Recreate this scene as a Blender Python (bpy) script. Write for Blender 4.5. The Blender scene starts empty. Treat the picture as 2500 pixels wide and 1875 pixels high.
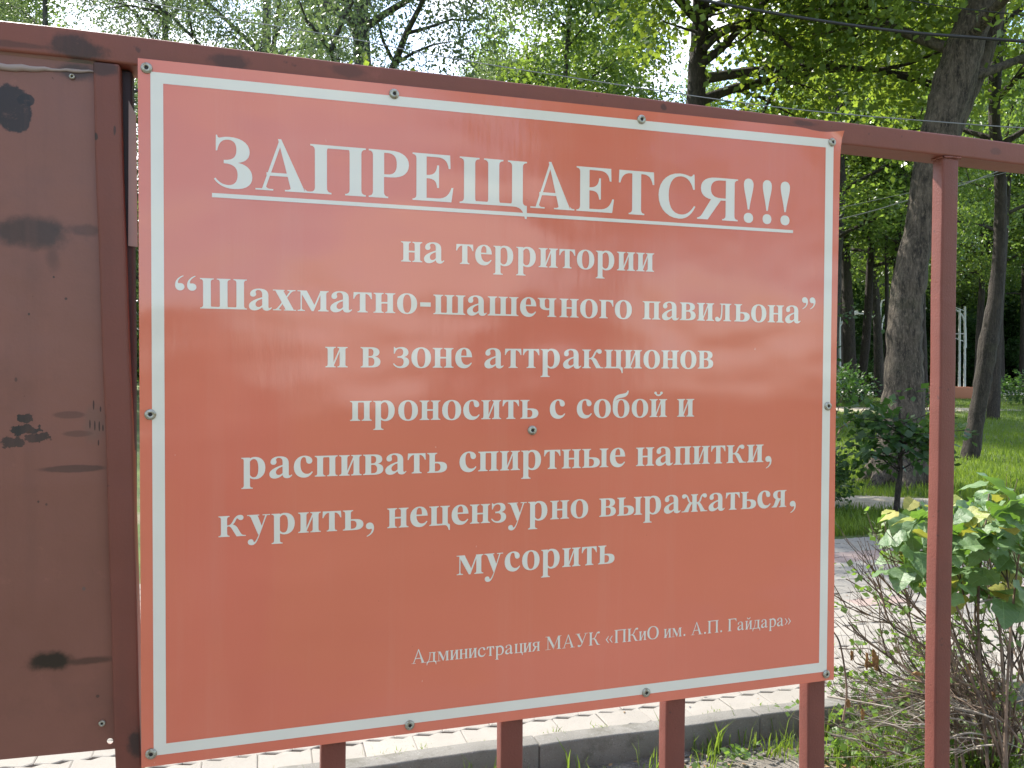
import bpy, bmesh, math, random
import numpy as np
from mathutils import Vector, Matrix
from mathutils.geometry import delaunay_2d_cdt

S = bpy.context.scene
COL = S.collection
# ---------------------------------------------------------------- camera
PITCH, ROLL, FPX, EYE = -0.02137, 0.00428, 2050.0, 1.60
YAW = 0.302652                      # the fence runs away to the right by this angle
FWD = Vector((0, math.cos(PITCH), math.sin(PITCH)))
_r = Vector((1, 0, 0)); _u = _r.cross(FWD)
RIGHT = math.cos(ROLL)*_r + math.sin(ROLL)*_u
UP = -math.sin(ROLL)*_r + math.cos(ROLL)*_u
CAM = Vector((0, 0, EYE))
cd = bpy.data.cameras.new('camera'); cam = bpy.data.objects.new('camera', cd); COL.objects.link(cam)
m = Matrix((RIGHT, UP, -FWD)).transposed().to_4x4(); m.translation = CAM
cam.matrix_world = m
cd.sensor_width = 36.0; cd.lens = FPX/2500*36; cd.clip_start = 0.05; cd.clip_end = 2000
S.camera = cam
# ---------------------------------------------------------------- light
SUN_AZ, SUN_EL = -41.0, 47.0         # azimuth measured from +Y, negative = left; the sun stands beyond the fence
az, el = math.radians(SUN_AZ), math.radians(SUN_EL)
to_sun = Vector((math.sin(az)*math.cos(el), math.cos(az)*math.cos(el), math.sin(el)))
sl = bpy.data.lights.new('sun', 'SUN'); sl.energy = 3.5; sl.angle = math.radians(0.55); sl.color = (1.0, 0.95, 0.86)
so = bpy.data.objects.new('sun', sl); COL.objects.link(so)
so.rotation_euler = to_sun.to_track_quat('Z', 'Y').to_euler(); so.location = (-20, 25, 30)
W = bpy.data.worlds.new('World'); S.world = W; W.use_nodes = True
nt = W.node_tree; nt.nodes.clear()
def wn(t, **k):
    n = nt.nodes.new(t)
    for a, b in k.items(): setattr(n, a, b)
    return n
sky = wn('ShaderNodeTexSky', sky_type='NISHITA', sun_disc=False, sun_elevation=el, sun_rotation=az, altitude=100, air_density=1.0, dust_density=1.2, ozone_density=1.0)
bg = wn('ShaderNodeBackground'); bg.inputs['Strength'].default_value = 0.15
out = wn('ShaderNodeOutputWorld')
tc = wn('ShaderNodeTexCoord')
nz = wn('ShaderNodeTexNoise'); nz.inputs['Scale'].default_value = 2.1; nz.inputs['Detail'].default_value = 6; nz.inputs['Roughness'].default_value = 0.55
mp = wn('ShaderNodeMapping'); mp.inputs['Scale'].default_value = (1, 1, 2.2); mp.inputs['Location'].default_value = (0.35, 0.2, 0.4)
rp = wn('ShaderNodeValToRGB'); rp.color_ramp.elements[0].position = 0.50; rp.color_ramp.elements[1].position = 0.63
mx = wn('ShaderNodeMix', data_type='RGBA')
mx.inputs[7].default_value = (6.6, 6.35, 6.0, 1)
nt.links.new(tc.outputs['Generated'], mp.inputs['Vector']); nt.links.new(mp.outputs[0], nz.inputs['Vector'])
nt.links.new(nz.outputs['Fac'], rp.inputs['Fac']); nt.links.new(rp.outputs['Color'], mx.inputs[0])
nt.links.new(sky.outputs[0], mx.inputs[6]); nt.links.new(mx.outputs[2], bg.inputs['Color']); nt.links.new(bg.outputs[0], out.inputs['Surface'])
S.view_settings.view_transform = 'Standard'; S.view_settings.look = 'None'; S.view_settings.gamma = 1
S.view_settings.use_curve_mapping = False; S.view_settings.exposure = 1.6
S.render.engine = 'CYCLES'
S.cycles.max_bounces = 7; S.cycles.diffuse_bounces = 3; S.cycles.glossy_bounces = 3; S.cycles.transmission_bounces = 4; S.cycles.transparent_max_bounces = 4

# ---------------------------------------------------------------- measuring helpers (pixels of the 2500 x 1875 photograph -> places in the world)
def ray(px, py): return FWD + RIGHT*((px-1250)/FPX) - UP*((py-937.5)/FPX)
def G(px, py, z=0.0):
    d = ray(px, py); t = (z-EYE)/d.z; return CAM + d*t
def AT(px, py, y):
    d = ray(px, py); return CAM + d*(y/d.y)
U = Vector((math.cos(YAW), math.sin(YAW), 0)); NB = Vector((-math.sin(YAW), math.cos(YAW), 0))
P0 = Vector((-0.5239028, 1.18044366, EYE + 0.42729578))
def FL(px, py, dep=0.0):
    d = ray(px, py); t = ((P0 + NB*dep - CAM).dot(NB))/d.dot(NB); P = CAM + d*t
    return ((P-P0).dot(U), P.z)               # along the fence, height above ground
def px_of(P):
    v = Vector(P) - CAM; z = v.dot(FWD)
    return (1250 + FPX*v.dot(RIGHT)/z, 937.5 - FPX*v.dot(UP)/z, z)

# ---------------------------------------------------------------- object helpers
def tag(o, label=None, cat=None, group=None, kind=None):
    if label: o['label'] = label
    if cat: o['category'] = cat
    if group: o['group'] = group
    if kind: o['kind'] = kind
    return o
def empty(name, loc=(0, 0, 0), rz=0.0):
    o = bpy.data.objects.new(name, None); COL.objects.link(o); o.location = loc; o.rotation_euler = (0, 0, rz); o.empty_display_size = 0.2
    return o
def link(name, me, mat=None, parent=None, loc=None):
    o = bpy.data.objects.new(name, me); COL.objects.link(o)
    if mat is not None and len(me.materials) == 0: me.materials.append(mat)
    if parent is not None: o.parent = parent
    if loc is not None: o.location = loc
    return o
def npmesh(name, V, F, smooth=True):
    V = np.asarray(V, np.float32); F = np.asarray(F, np.int32)
    me = bpy.data.meshes.new(name); k = F.shape[1]
    me.vertices.add(len(V)); me.vertices.foreach_set('co', V.ravel())
    me.loops.add(F.size); me.loops.foreach_set('vertex_index', F.ravel())
    me.polygons.add(len(F)); me.polygons.foreach_set('loop_start', np.arange(0, F.size, k, dtype=np.int32)); me.polygons.foreach_set('loop_total', np.full(len(F), k, np.int32))
    me.update(calc_edges=True)
    if smooth: me.polygons.foreach_set('use_smooth', np.ones(len(F), bool))
    return me
def pymesh(name, V, F, smooth=False):
    me = bpy.data.meshes.new(name); me.from_pydata([tuple(v) for v in V], [], F); me.update()
    if smooth:
        for p in me.polygons: p.use_smooth = True
    return me
def bevel_box(name, x0, x1, y0, y1, z0, z1, bev=0.003, seg=2, cuts=0, wob=0.0, seed=0, skew=None):
    bm = bmesh.new(); bmesh.ops.create_cube(bm, size=1)
    for v in bm.verts:
        v.co = Vector((x0 + (v.co.x+.5)*(x1-x0), y0 + (v.co.y+.5)*(y1-y0), z0 + (v.co.z+.5)*(z1-z0)))
    if bev: bmesh.ops.bevel(bm, geom=bm.edges[:], offset=bev, segments=seg, affect='EDGES', profile=0.6)
    if cuts:
        L = max((x1-x0, 0), (y1-y0, 1), (z1-z0, 2)); ax = L[1]
        for i in range(1, cuts):
            co = Vector((x0, y0, z0)); co[ax] += L[0]*i/cuts; no = Vector((0, 0, 0)); no[ax] = 1
            bmesh.ops.bisect_plane(bm, geom=bm.verts[:]+bm.edges[:]+bm.faces[:], plane_co=co, plane_no=no)
        rn = random.Random(seed)
        ph = [rn.uniform(0, 6) for _ in range(4)]
        for v in bm.verts:
            q = v.co[ax]*9
            for k in range(3):
                if k != ax: v.co[k] += wob*(math.sin(q+ph[k]) + .5*math.sin(q*2.7+ph[3-k]))
    if skew:
        for v in bm.verts: v.co = skew(v.co)
    me = bpy.data.meshes.new(name); bm.to_mesh(me); bm.free()
    for p in me.polygons: p.use_smooth = True
    return me
def tube_arrays(pts, rad, sides=8, seed=0, lump=0.0, cap=True):
    pts = [Vector(p) for p in pts]; n = len(pts); V = []; F = []
    rn = random.Random(seed)
    ref = Vector((0.13, 0.2, 1)).normalized()
    d0 = (pts[-1]-pts[0]).normalized()
    if abs(d0.dot(ref)) > .8: ref = Vector((1, .15, 0)).normalized()
    for i, p in enumerate(pts):
        d = (pts[min(i+1, n-1)] - pts[max(i-1, 0)]).normalized()
        a = d.cross(ref).normalized(); b = d.cross(a)
        r = rad[i] if hasattr(rad, '__len__') else rad
        for k in range(sides):
            t = 2*math.pi*k/sides
            rr = r*(1 + (lump*(rn.random()-.5)*2 if lump else 0))
            V.append(p + (a*math.cos(t) + b*math.sin(t))*rr)
    for i in range(n-1):
        for k in range(sides):
            k2 = (k+1) % sides
            F.append((i*sides+k, i*sides+k2, (i+1)*sides+k2, (i+1)*sides+k))
    return V, F
class MB:
    def __init__(s): s.V = []; s.F = []
    def add(s, V, F):
        o = len(s.V); s.V += [tuple(v) for v in V]; s.F += [tuple(i+o for i in f) for f in F]
    def tube(s, pts, rad, sides=8, **k):
        V, F = tube_arrays(pts, rad, sides, **k); s.add(V, F)
    def box(s, c, d, rz=0.0):
        cx, cy, cz = c; V = []
        for x in (-.5, .5):
            for y in (-.5, .5):
                for z in (-.5, .5):
                    X, Y = x*d[0], y*d[1]
                    V.append((cx + X*math.cos(rz) - Y*math.sin(rz), cy + X*math.sin(rz) + Y*math.cos(rz), cz + z*d[2]))
        s.add(V, [(0,1,3,2), (4,6,7,5), (0,4,5,1), (2,3,7,6), (0,2,6,4), (1,5,7,3)])
    def build(s, name, mat, parent=None, smooth=True):
        F = np.array(s.F, np.int32) if s.F and all(len(f) == len(s.F[0]) for f in s.F) else None
        me = npmesh(name, s.V, F, smooth) if F is not None else pymesh(name, s.V, s.F, smooth)
        return link(name, me, mat, parent)
def arc(pts, n=24):
    # smooth curve through the given points (Catmull-Rom)
    P = [Vector(p) for p in pts]; P = [P[0]*2-P[1]] + P + [P[-1]*2-P[-2]]; out = []
    for i in range(1, len(P)-2):
        for j in range(n):
            t = j/n; a, b, c, d = P[i-1], P[i], P[i+1], P[i+2]
            out.append(.5*((2*b) + (c-a)*t + (2*a-5*b+4*c-d)*t*t + (3*b-a-3*c+d)*t**3))
    out.append(P[-2]); return out

# ---------------------------------------------------------------- material helpers
class NT:
    def __init__(s, name):
        s.m = bpy.data.materials.new(name); s.m.use_nodes = True; s.t = s.m.node_tree; s.t.nodes.clear()
        s.out = s.n('ShaderNodeOutputMaterial'); s.b = s.n('ShaderNodeBsdfPrincipled'); s.l(s.b.outputs[0], s.out.inputs[0])
        s.tc = s.n('ShaderNodeTexCoord').outputs['Object']
    def n(s, t, **k):
        q = s.t.nodes.new(t)
        for a, b in k.items(): setattr(q, a, b)
        return q
    def l(s, a, b): s.t.links.new(a, b)
    def setin(s, inp, v):
        if hasattr(v, 'is_output'): s.l(v, inp)
        else:
            if isinstance(v, tuple) and len(v) == 3 and inp.type == 'RGBA': v = v + (1,)
            inp.default_value = v
    def noise(s, scale, detail=4, rough=.55, vec=None, dist=0.0, stretch=None):
        q = s.n('ShaderNodeTexNoise'); q.inputs['Scale'].default_value = scale; q.inputs['Detail'].default_value = detail
        q.inputs['Roughness'].default_value = rough; q.inputs['Distortion'].default_value = dist
        v = vec or s.tc
        if stretch:
            mm = s.n('ShaderNodeMapping'); mm.inputs['Scale'].default_value = stretch; s.l(v, mm.inputs[0]); v = mm.outputs[0]
        s.l(v, q.inputs['Vector']); return q.outputs['Fac']
    def ramp(s, fac, a, b, c0=(0,0,0), c1=(1,1,1)):
        q = s.n('ShaderNodeValToRGB'); e = q.color_ramp.elements
        e[0].position = a; e[1].position = b; e[0].color = tuple(c0)+(1,); e[1].color = tuple(c1)+(1,)
        s.l(fac, q.inputs[0]); return q.outputs[0]
    def mix(s, fac, a, b, mode='MIX'):
        q = s.n('ShaderNodeMix', data_type='RGBA', blend_type=mode)
        s.setin(q.inputs[0], fac); s.setin(q.inputs[6], a); s.setin(q.inputs[7], b); return q.outputs[2]
    def math(s, op, a, b=0.0, c=None):
        q = s.n('ShaderNodeMath', operation=op); s.setin(q.inputs[0], a); s.setin(q.inputs[1], b)
        if c is not None: s.setin(q.inputs[2], c)
        return q.outputs[0]
    def bump(s, h, strength=.3, dist=.002, normal=None):
        q = s.n('ShaderNodeBump'); q.inputs['Strength'].default_value = strength; q.inputs['Distance'].default_value = dist
        s.l(h, q.inputs['Height'])
        if normal: s.l(normal, q.inputs['Normal'])
        return q.outputs[0]
    def blob(s, cx, cz, rx, rz, edge=.35, nscale=22, amt=.9, stretch=None):
        # a ragged stain round a place in the object's own x-z plane
        sep = s.n('ShaderNodeSeparateXYZ'); s.l(s.tc, sep.inputs[0])
        dx = s.math('DIVIDE', s.math('SUBTRACT', sep.outputs[0], cx), rx); dz = s.math('DIVIDE', s.math('SUBTRACT', sep.outputs[2], cz), rz)
        r = s.math('SQRT', s.math('ADD', s.math('MULTIPLY', dx, dx), s.math('MULTIPLY', dz, dz)))
        nn = s.noise(nscale, 6, .65, stretch=stretch)
        v = s.math('ADD', r, s.math('MULTIPLY', s.math('SUBTRACT', nn, .5), amt*2))
        q = s.n('ShaderNodeMapRange', interpolation_type='SMOOTHSTEP'); s.l(v, q.inputs[0])
        q.inputs[1].default_value = 1.0; q.inputs[2].default_value = 1.0-edge; q.inputs[3].default_value = 0; q.inputs[4].default_value = 1
        return q.outputs[0]
    def fin(s, color=None, rough=None, normal=None, metallic=None, spec=None, **k):
        if color is not None: s.setin(s.b.inputs['Base Color'], color)
        if rough is not None: s.setin(s.b.inputs['Roughness'], rough)
        if normal is not None: s.l(normal, s.b.inputs['Normal'])
        if metallic is not None: s.setin(s.b.inputs['Metallic'], metallic)
        if spec is not None: s.setin(s.b.inputs['Specular IOR Level'], spec)
        for a, b in k.items(): s.setin(s.b.inputs[a.replace('_', ' ')], b)
        return s.m
def leaf_mat(name, c_dark, c_light, trans, scale=6.0, rough=.42, tw=.45, spec=.5):
    q = NT(name)
    geo = q.n('ShaderNodeNewGeometry')
    f = q.math('ADD', q.math('MULTIPLY', q.ramp(q.noise(scale*.35, 3, .6), .38, .62), .5), q.math('MULTIPLY', geo.outputs['Random Per Island'], .5))
    col = q.mix(f, c_dark, c_light)
    q.fin(col, rough, spec=spec)
    tr = q.n('ShaderNodeBsdfTranslucent'); q.setin(tr.inputs[0], q.mix(f, tuple(x*.8 for x in trans), trans))
    ms = q.n('ShaderNodeMixShader'); ms.inputs[0].default_value = tw
    q.l(q.b.outputs[0], ms.inputs[1]); q.l(tr.outputs[0], ms.inputs[2]); q.l(ms.outputs[0], q.out.inputs[0])
    return q.m
# ---------------------------------------------------------------- lettering: a serif alphabet drawn as outlines (1000 units per em)
def _bez(p0, p1, p2, p3, n):
    out = []
    for i in range(1, n + 1):
        t = i / n; a = (1 - t) ** 3; b = 3 * t * (1 - t) ** 2; c = 3 * t * t * (1 - t); d = t ** 3
        out.append((a*p0[0]+b*p1[0]+c*p2[0]+d*p3[0], a*p0[1]+b*p1[1]+c*p2[1]+d*p3[1]))
    return out
def path(s, n=7):
    tk = s.split(); i = 0; pts = []; cmd = 'M'
    while i < len(tk):
        if tk[i] in 'MLC': cmd = tk[i]; i += 1
        if cmd in 'ML':
            pts.append((float(tk[i]), float(tk[i+1]))); i += 2
        else:
            v = [float(q) for q in tk[i:i+6]]; i += 6
            pts += _bez(pts[-1], v[0:2], v[2:4], v[4:6], n)
    return pts
def ell(cx, cy, rx, ry, n=24, k=2.2):
    out = []
    for i in range(n):
        a = 2*math.pi*i/n; c = math.cos(a); s = math.sin(a)
        out.append((cx + rx*math.copysign(abs(c)**(2/k), c), cy + ry*math.copysign(abs(s)**(2/k), s)))
    return out
def rect(x0, y0, x1, y1): return [(x0, y0), (x1, y0), (x1, y1), (x0, y1)]
def stroke(x0, y0, x1, y1, w0, w1=None):
    w1 = w0 if w1 is None else w1
    return [(x0, y0), (x0 + w0, y0), (x1 + w1, y1), (x1, y1)]
def flip(poly, ax, dx=0): return [(ax - x + dx, y) for x, y in poly]
def serif(a, b, y, l, r, up=True, h=20, br=52):
    # slab with bracketed shoulders round a stem a..b; up=True: slab at the bottom, stem rising from it
    s = 1 if up else -1
    P = [(a - l, y), (b + r, y), (b + r, y + s*h)]
    if r: P += _bez((b + r, y + s*h), (b + r*.35, y + s*h), (b, y + s*(h + br*.35)), (b, y + s*(h + br)), 4)
    else: P += [(b, y + s*(h + br))]
    P += [(a, y + s*(h + br))]
    if l: P += _bez((a, y + s*(h + br)), (a, y + s*(h + br*.35)), (a - l*.35, y + s*h), (a - l, y + s*h), 4)[:]
    return P
def make_font(bold):
    G = {}
    X, CH = 461, 662
    if bold: lw, cw, th, sh, sl, cl = 124, 152, 32, 20, 50, 58
    else:    lw, cw, th, sh, sl, cl = 84, 104, 24, 18, 44, 60
    def stem(a, y0, y1, bl, br, tl, tr, w=lw):
        o = [('+', rect(a, y0, a + w, y1))]
        if bl or br: o.append(('+', serif(a, a + w, y0, bl, br, True, sh, 52 if w < 130 else 60)))
        if tl or tr: o.append(('+', serif(a, a + w, y1, tl, tr, False, sh, 52 if w < 130 else 60)))
        return o
    def L(a, bl=1, br=1, tl=1, tr=1, y0=0): return stem(a, y0, X, bl*sl, br*sl, tl*sl, tr*sl)
    s0 = sl + 16                                             # first stem of a small letter
    # round letters
    if bold:
        ring = [('+', ell(250, 229, 226, 244)), ('-', ell(250, 229, 92, 214, k=2.35))]
        C = [('+', path('M 420 108 C 368 20 310 -14 240 -14 C 105 -14 24 85 24 225 C 24 375 120 473 250 473 C 340 473 408 425 408 358 C 408 318 382 292 345 292 C 303 292 284 320 279 365 C 274 418 266 441 236 441 C 186 441 160 385 160 275 C 160 145 215 68 300 68 C 338 68 368 82 398 122'))]
        E_ = [('+', path('M 420 112 C 365 20 310 -14 236 -14 C 102 -14 24 85 24 225 C 24 375 115 473 238 473 C 350 473 418 395 424 250 L 164 250 C 168 138 218 68 296 68 C 335 68 364 84 398 126')), ('-', path('M 165 284 L 292 284 C 294 400 276 441 235 441 C 190 441 166 390 165 284'))]
        A = [('+', path('M 420 95 L 420 320 C 420 430 350 473 240 473 C 130 473 48 425 48 350 C 48 312 72 290 108 290 C 146 290 170 314 170 348 C 170 370 160 380 160 398 C 160 422 185 440 216 440 C 268 440 294 405 294 345 L 294 282 C 200 252 120 218 74 178 C 40 148 24 118 24 84 C 24 25 66 -14 132 -14 C 192 -14 242 12 294 62 C 302 10 332 -14 388 -14 C 432 -14 464 8 492 52 L 478 66 C 464 50 454 44 442 44 C 424 44 420 60 420 95')), ('-', path('M 294 246 L 294 106 C 268 76 242 62 216 62 C 182 62 158 88 158 126 C 158 176 206 220 294 246'))]
        Pb = [('+', path('M 150 400 C 190 450 230 473 290 473 C 415 473 500 385 500 235 C 500 80 410 -14 290 -14 C 240 -14 190 8 150 50'))]
        Pc = [('-', path('M 190 372 C 215 410 240 428 268 428 C 330 428 358 355 358 225 C 358 95 330 28 268 28 C 240 28 215 45 190 80'))]
        a66 = 66
        G['р'] = (556, Pb + Pc + [('+', rect(66, -217, 190, 440)), ('+', serif(66, 190, -217, sl, sl + 6, True, sh, 52)), ('+', path('M 16 442 L 16 461 L 190 461 L 190 400 L 66 400 C 60 430 45 442 16 442'))])
        Bs = lambda a: [('+', path('M %d 252 L %d 252 C %d 252 %d 205 %d 132 C %d 50 %d 0 %d 0 L %d 0' % (a, a+225, a+345, a+400, a+400, a+400, a+335, a+215, a))), ('-', path('M %d 218 L %d 218 C %d 218 %d 190 %d 130 C %d 66 %d 32 %d 32 L %d 32' % (a+lw, a+lw+35, a+lw+90, a+lw+125, a+lw+125, a+lw+125, a+lw+90, a+lw+35, a+lw)))]
        wS, wY = 474, 0
    else:
        ring = [('+', ell(250, 225, 220, 236)), ('-', ell(250, 225, 134, 205))]
        C = [('+', path('M 412 147 C 375 30 305 -10 230 -10 C 100 -10 26 85 26 210 C 26 360 120 460 250 460 C 335 460 398 415 398 355 C 398 325 380 308 350 308 C 318 308 308 330 300 360 C 290 410 275 430 235 430 C 150 430 106 350 106 250 C 106 130 165 55 255 55 C 310 55 350 80 396 154'))]
        E_ = [('+', path('M 424 160 C 385 40 320 -10 235 -10 C 100 -10 26 85 26 215 C 26 360 110 460 235 460 C 340 460 402 390 405 278 L 100 278 C 102 130 170 60 260 60 C 325 60 365 90 410 164')), ('-', path('M 102 308 L 303 308 C 298 395 270 430 222 430 C 160 430 115 385 102 308'))]
        A = [('+', path('M 373 90 L 373 310 C 373 410 320 460 225 460 C 125 460 60 410 60 345 C 60 322 75 308 95 308 C 118 308 132 322 132 345 C 132 360 126 372 126 388 C 126 415 165 432 210 432 C 265 432 290 400 290 335 L 290 285 C 180 245 37 205 37 95 C 37 30 80 -10 140 -10 C 190 -10 240 20 290 68 C 294 10 318 -10 350 -10 C 385 -10 412 5 440 40 L 440 66 C 422 50 408 44 395 44 C 378 44 373 60 373 90')), ('-', path('M 290 255 L 290 112 C 260 75 225 50 185 50 C 148 50 124 76 124 118 C 124 185 190 222 290 255'))]
        G['р'] = (500, [('+', path('M 130 390 C 175 440 220 460 275 460 C 390 460 470 370 470 240 C 470 90 375 -10 265 -10 C 215 -10 175 5 130 40')), ('-', path('M 161 350 C 190 385 215 397 245 397 C 325 397 384 320 384 215 C 384 95 335 20 255 20 C 215 20 180 40 161 70')), ('+', rect(78, -217, 161, 420)), ('+', serif(78, 161, -217, sl, sl, True, sh, 40)), ('+', path('M 16 420 L 16 432 C 70 440 110 450 161 461 L 161 390 L 78 390 C 78 415 60 420 16 420'))])
        Bs = lambda a: [('+', path('M %d 252 L %d 252 C %d 252 %d 205 %d 132 C %d 50 %d 0 %d 0 L %d 0' % (a, a+200, a+300, a+345, a+345, a+345, a+285, a+175, a))), ('-', path('M %d 224 L %d 224 C %d 224 %d 190 %d 130 C %d 60 %d 26 %d 26 L %d 26' % (a+lw, a+lw+55, a+lw+125, a+lw+170, a+lw+170, a+lw+170, a+lw+120, a+lw+50, a+lw)))]
    G['о'] = (500, ring); G['с'] = (444, C); G['е'] = (444, E_); G['а'] = (500, A)
    gap = 134 if bold else 170                               # inner distance between stems
    a1, a2 = s0, s0 + lw + gap
    wN = a2 + lw + s0
    G['н'] = (wN, L(a1) + L(a2) + [('+', rect(a1 + lw - 2, 216, a2 + 2, 216 + th + 6))])
    G['п'] = (wN, L(a1) + L(a2) + [('+', rect(a1, X - th - 4, a2 + 2, X)), ])
    diag = [('+', [(a1 + lw - 2, 104), (a1 + lw - 2, 18), (a2 + 2, X - 104), (a2 + 2, X - 18)])]
    G['и'] = (wN, L(a1) + L(a2) + diag)
    brv = [('+', path('M %d 640 C %d 560 %d 560 %d 640 L %d 640 C %d 505 %d 505 %d 640' % (wN/2-72, wN/2-45, wN/2+45, wN/2+72, wN/2+112, wN/2+80, wN/2-80, wN/2-112)))]
    if bold: brv += [('+', ell(wN/2-82, 622, 36, 34, 14)), ('+', ell(wN/2+82, 622, 36, 34, 14))]
    G['й'] = (wN, G['и'][1] + brv)
    tail = lambda x: [('+', path('M %d 0 L %d 0 L %d %d L %d %d C %d -60 %d 0 %d 0' % (x, x+16+sl, x+16+sl, -135, x+sl-8, -135, x+sl-20, x+10, x-60)))]
    G['ц'] = (wN, L(a1) + L(a2, br=1) + [('+', rect(a1, 0, a2, th + 6))] + [('+', path('M %d 0 L %d 0 L %d -120 L %d -120 C %d -50 %d 0 %d 0' % (a2, a2+lw+sl, a2+lw+sl, a2+lw+sl-26, a2+lw+sl-40, a2+lw-20, a2+lw-70)))])
    G['ш'] = (a2 + lw + gap + lw + s0, L(a1) + L(a2) + L(a2 + lw + gap) + [('+', rect(a1, 0, a2 + lw + gap + 2, th + 6))])
    if not bold: pass
    G['т'] = (444 if bold else 430, (lambda c, e: stem(c - lw/2, 0, X, sl, sl, 0, 0) + [('+', rect(c - e, X - th - 2, c + e, X)), ('+', path('M %g %g L %g 310 L %g 310 C %g 370 %g %g %g %g' % (c-e, X, c-e-8, c-e+14, c-e+34, c-e+70, X-th-2, c-lw/2+4, X-th-2))), ('+', path('M %g %g L %g 310 L %g 310 C %g 370 %g %g %g %g' % (c+e, X, c+e+8, c+e-14, c+e-34, c+e-70, X-th-2, c+lw/2-4, X-th-2)))])(222 if bold else 215, 196 if bold else 180))
    G['г'] = (398 if bold else 340, L(a1) + [('+', rect(a1, X - th - 2, 375 if bold else 316, X)), ('+', (path('M 378 461 L 386 300 L 362 300 C 346 370 310 427 235 427 L 180 427 L 180 461') if bold else path('M 316 461 L 322 330 L 304 330 C 290 400 270 435 210 437 L 150 437 L 150 461')))])
    if bold:
        G['в'] = (476, L(a1, 1, 0, 1, 0) + [('+', path('M 100 461 L 265 461 C 375 461 432 420 432 350 C 432 300 400 262 330 248 C 410 238 455 195 455 130 C 455 45 390 0 262 0 L 100 0')), ('-', path('M 190 427 L 222 427 C 272 427 300 400 300 344 C 300 288 275 258 222 258 L 190 258')), ('-', path('M 190 226 L 232 226 C 290 226 320 195 320 130 C 320 66 290 34 235 34 L 190 34'))])
        G['ч'] = (546, stem(a2 - 20, 0, X, sl, sl, sl, sl) + stem(a1, 250, X, 0, 0, sl, sl) + [('+', path('M %d 300 C %d 200 %d 165 260 165 C 310 165 340 180 %d 205 L %d 240 C 330 218 305 212 275 212 C 215 212 190 240 190 300' % (a1, a1, 130, a2-18, a2-18)))])
        G['л'] = (547, L(a2 - 22) + [('+', rect(150, X-sh, a2, X)), ('+', rect(188, X - th - 2, a2, X)), ('+', path('M 190 461 L 222 461 C 226 300 222 180 208 110 C 190 25 150 -14 90 -14 C 42 -14 14 12 14 52 C 14 88 38 112 72 112 C 100 112 112 96 128 78 C 142 62 160 70 168 110 C 184 190 190 320 190 461'))])
        G['з'] = (400, [('+', path('M 28 473 L 28 320 L 52 320 C 66 395 110 438 165 438 C 215 438 240 405 240 352 C 240 295 205 262 150 262 L 110 262 L 110 224 L 160 224 C 220 224 250 190 250 130 C 250 66 215 28 155 28 C 105 28 70 48 30 100 L 10 84 C 50 15 110 -14 185 -14 C 300 -14 376 46 376 130 C 376 192 335 232 262 246 C 325 262 358 300 358 352 C 358 425 300 473 212 473 C 165 473 130 466 95 450 C 75 442 56 450 50 473'))])
        G['я'] = (520, L(a2 - 45) + [('+', path('M %d 461 L 235 461 C 115 461 50 415 50 335 C 50 268 100 225 190 212 L 260 205 L %d 205' % (a2-40, a2-40))), ('-', path('M %d 429 L 240 429 C 200 429 178 395 178 335 C 178 275 205 240 250 240 L %d 240' % (a2-45, a2-45))), ('+', path('M 8 0 L 158 0 L 268 215 L 135 235 L 92 110 C 70 50 50 20 8 20'))])
        G['ж'] = (756, stem(378 - lw/2, 0, X, sl*.7, sl*.7, sl*.7, sl*.7) + sum([[('+', q), ('+', flip(q, 756))] for q in (
            path('M 330 250 C 270 250 250 265 232 320 C 205 410 165 473 95 473 C 50 473 26 445 26 412 C 26 378 50 358 80 358 C 108 358 122 372 134 390 C 148 410 158 405 170 370 C 190 300 200 260 250 238 C 280 225 300 222 330 222'),
            path('M 330 222 L 240 250 C 190 215 150 130 100 50 C 85 28 60 20 14 20 L 14 0 L 205 0 C 230 90 265 180 330 240'))], []))
        G['к'] = (581, L(a1) + [('+', path('M 180 250 C 240 250 268 270 300 330 C 340 420 380 473 450 473 C 495 473 522 448 522 414 C 522 378 498 358 466 358 C 436 358 424 372 410 390 C 396 406 384 402 370 372 C 350 325 335 285 300 262 L 180 215')), ('+', path('M 180 222 L 275 272 C 340 262 375 235 405 180 L 465 68 C 485 34 505 20 568 20 L 568 0 L 380 0 L 275 190 C 255 222 230 232 180 232'))])
        G['м'] = (689, stem(495 + 8, 0, X, sl, sl, 0, sl) + [('+', stroke(322, 0, 495 + 10, X, 38, 34)), ('+', [(66, X), (215, X), (382, 130), (340, 0), (318, 0)]), ('+', [(86, 20), (112, 20), (112, X), (86, X)]), ('+', serif(86, 112, 0, 64, 64, True, sh, 40)), ('+', rect(18, X - sh, 200, X)), ('+', [(495, X), (640, X), (505, 420)])])
        G['у'] = (500, [('+', [(66, X), (222, X), (318, 190), (262, 30), (240, 10)]), ('+', path('M 392 461 L 424 461 L 290 70 C 240 -80 200 -217 110 -217 C 60 -217 26 -188 26 -146 C 26 -108 52 -84 88 -84 C 118 -84 138 -100 142 -130 C 146 -158 165 -160 190 -120 C 215 -82 240 -20 262 40')), ('+', rect(14, X - sh, 262, X)), ('+', rect(330, X - sh, 484, X)), ('+', [(48, X-sh), (230, X-sh), (180, 400), (90, 400)])])
        G['х'] = (500, [('+', [(52, X), (218, X), (450, 0), (285, 0)]), ('+', [(80, 10), (118, 10), (418, X-10), (380, X-10)]), ('+', rect(14, X - sh, 252, X)), ('+', rect(312, X - sh, 480, X)), ('+', rect(14, 0, 184, sh)), ('+', rect(240, 0, 490, sh)), ('+', path('M 330 441 L 470 441 C 420 441 400 420 370 380 L 350 350 C 372 400 372 440 330 441')), ('+', path('M 30 20 L 165 20 C 140 22 130 40 150 80 L 130 90 C 95 40 75 22 30 20'))])
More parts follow.
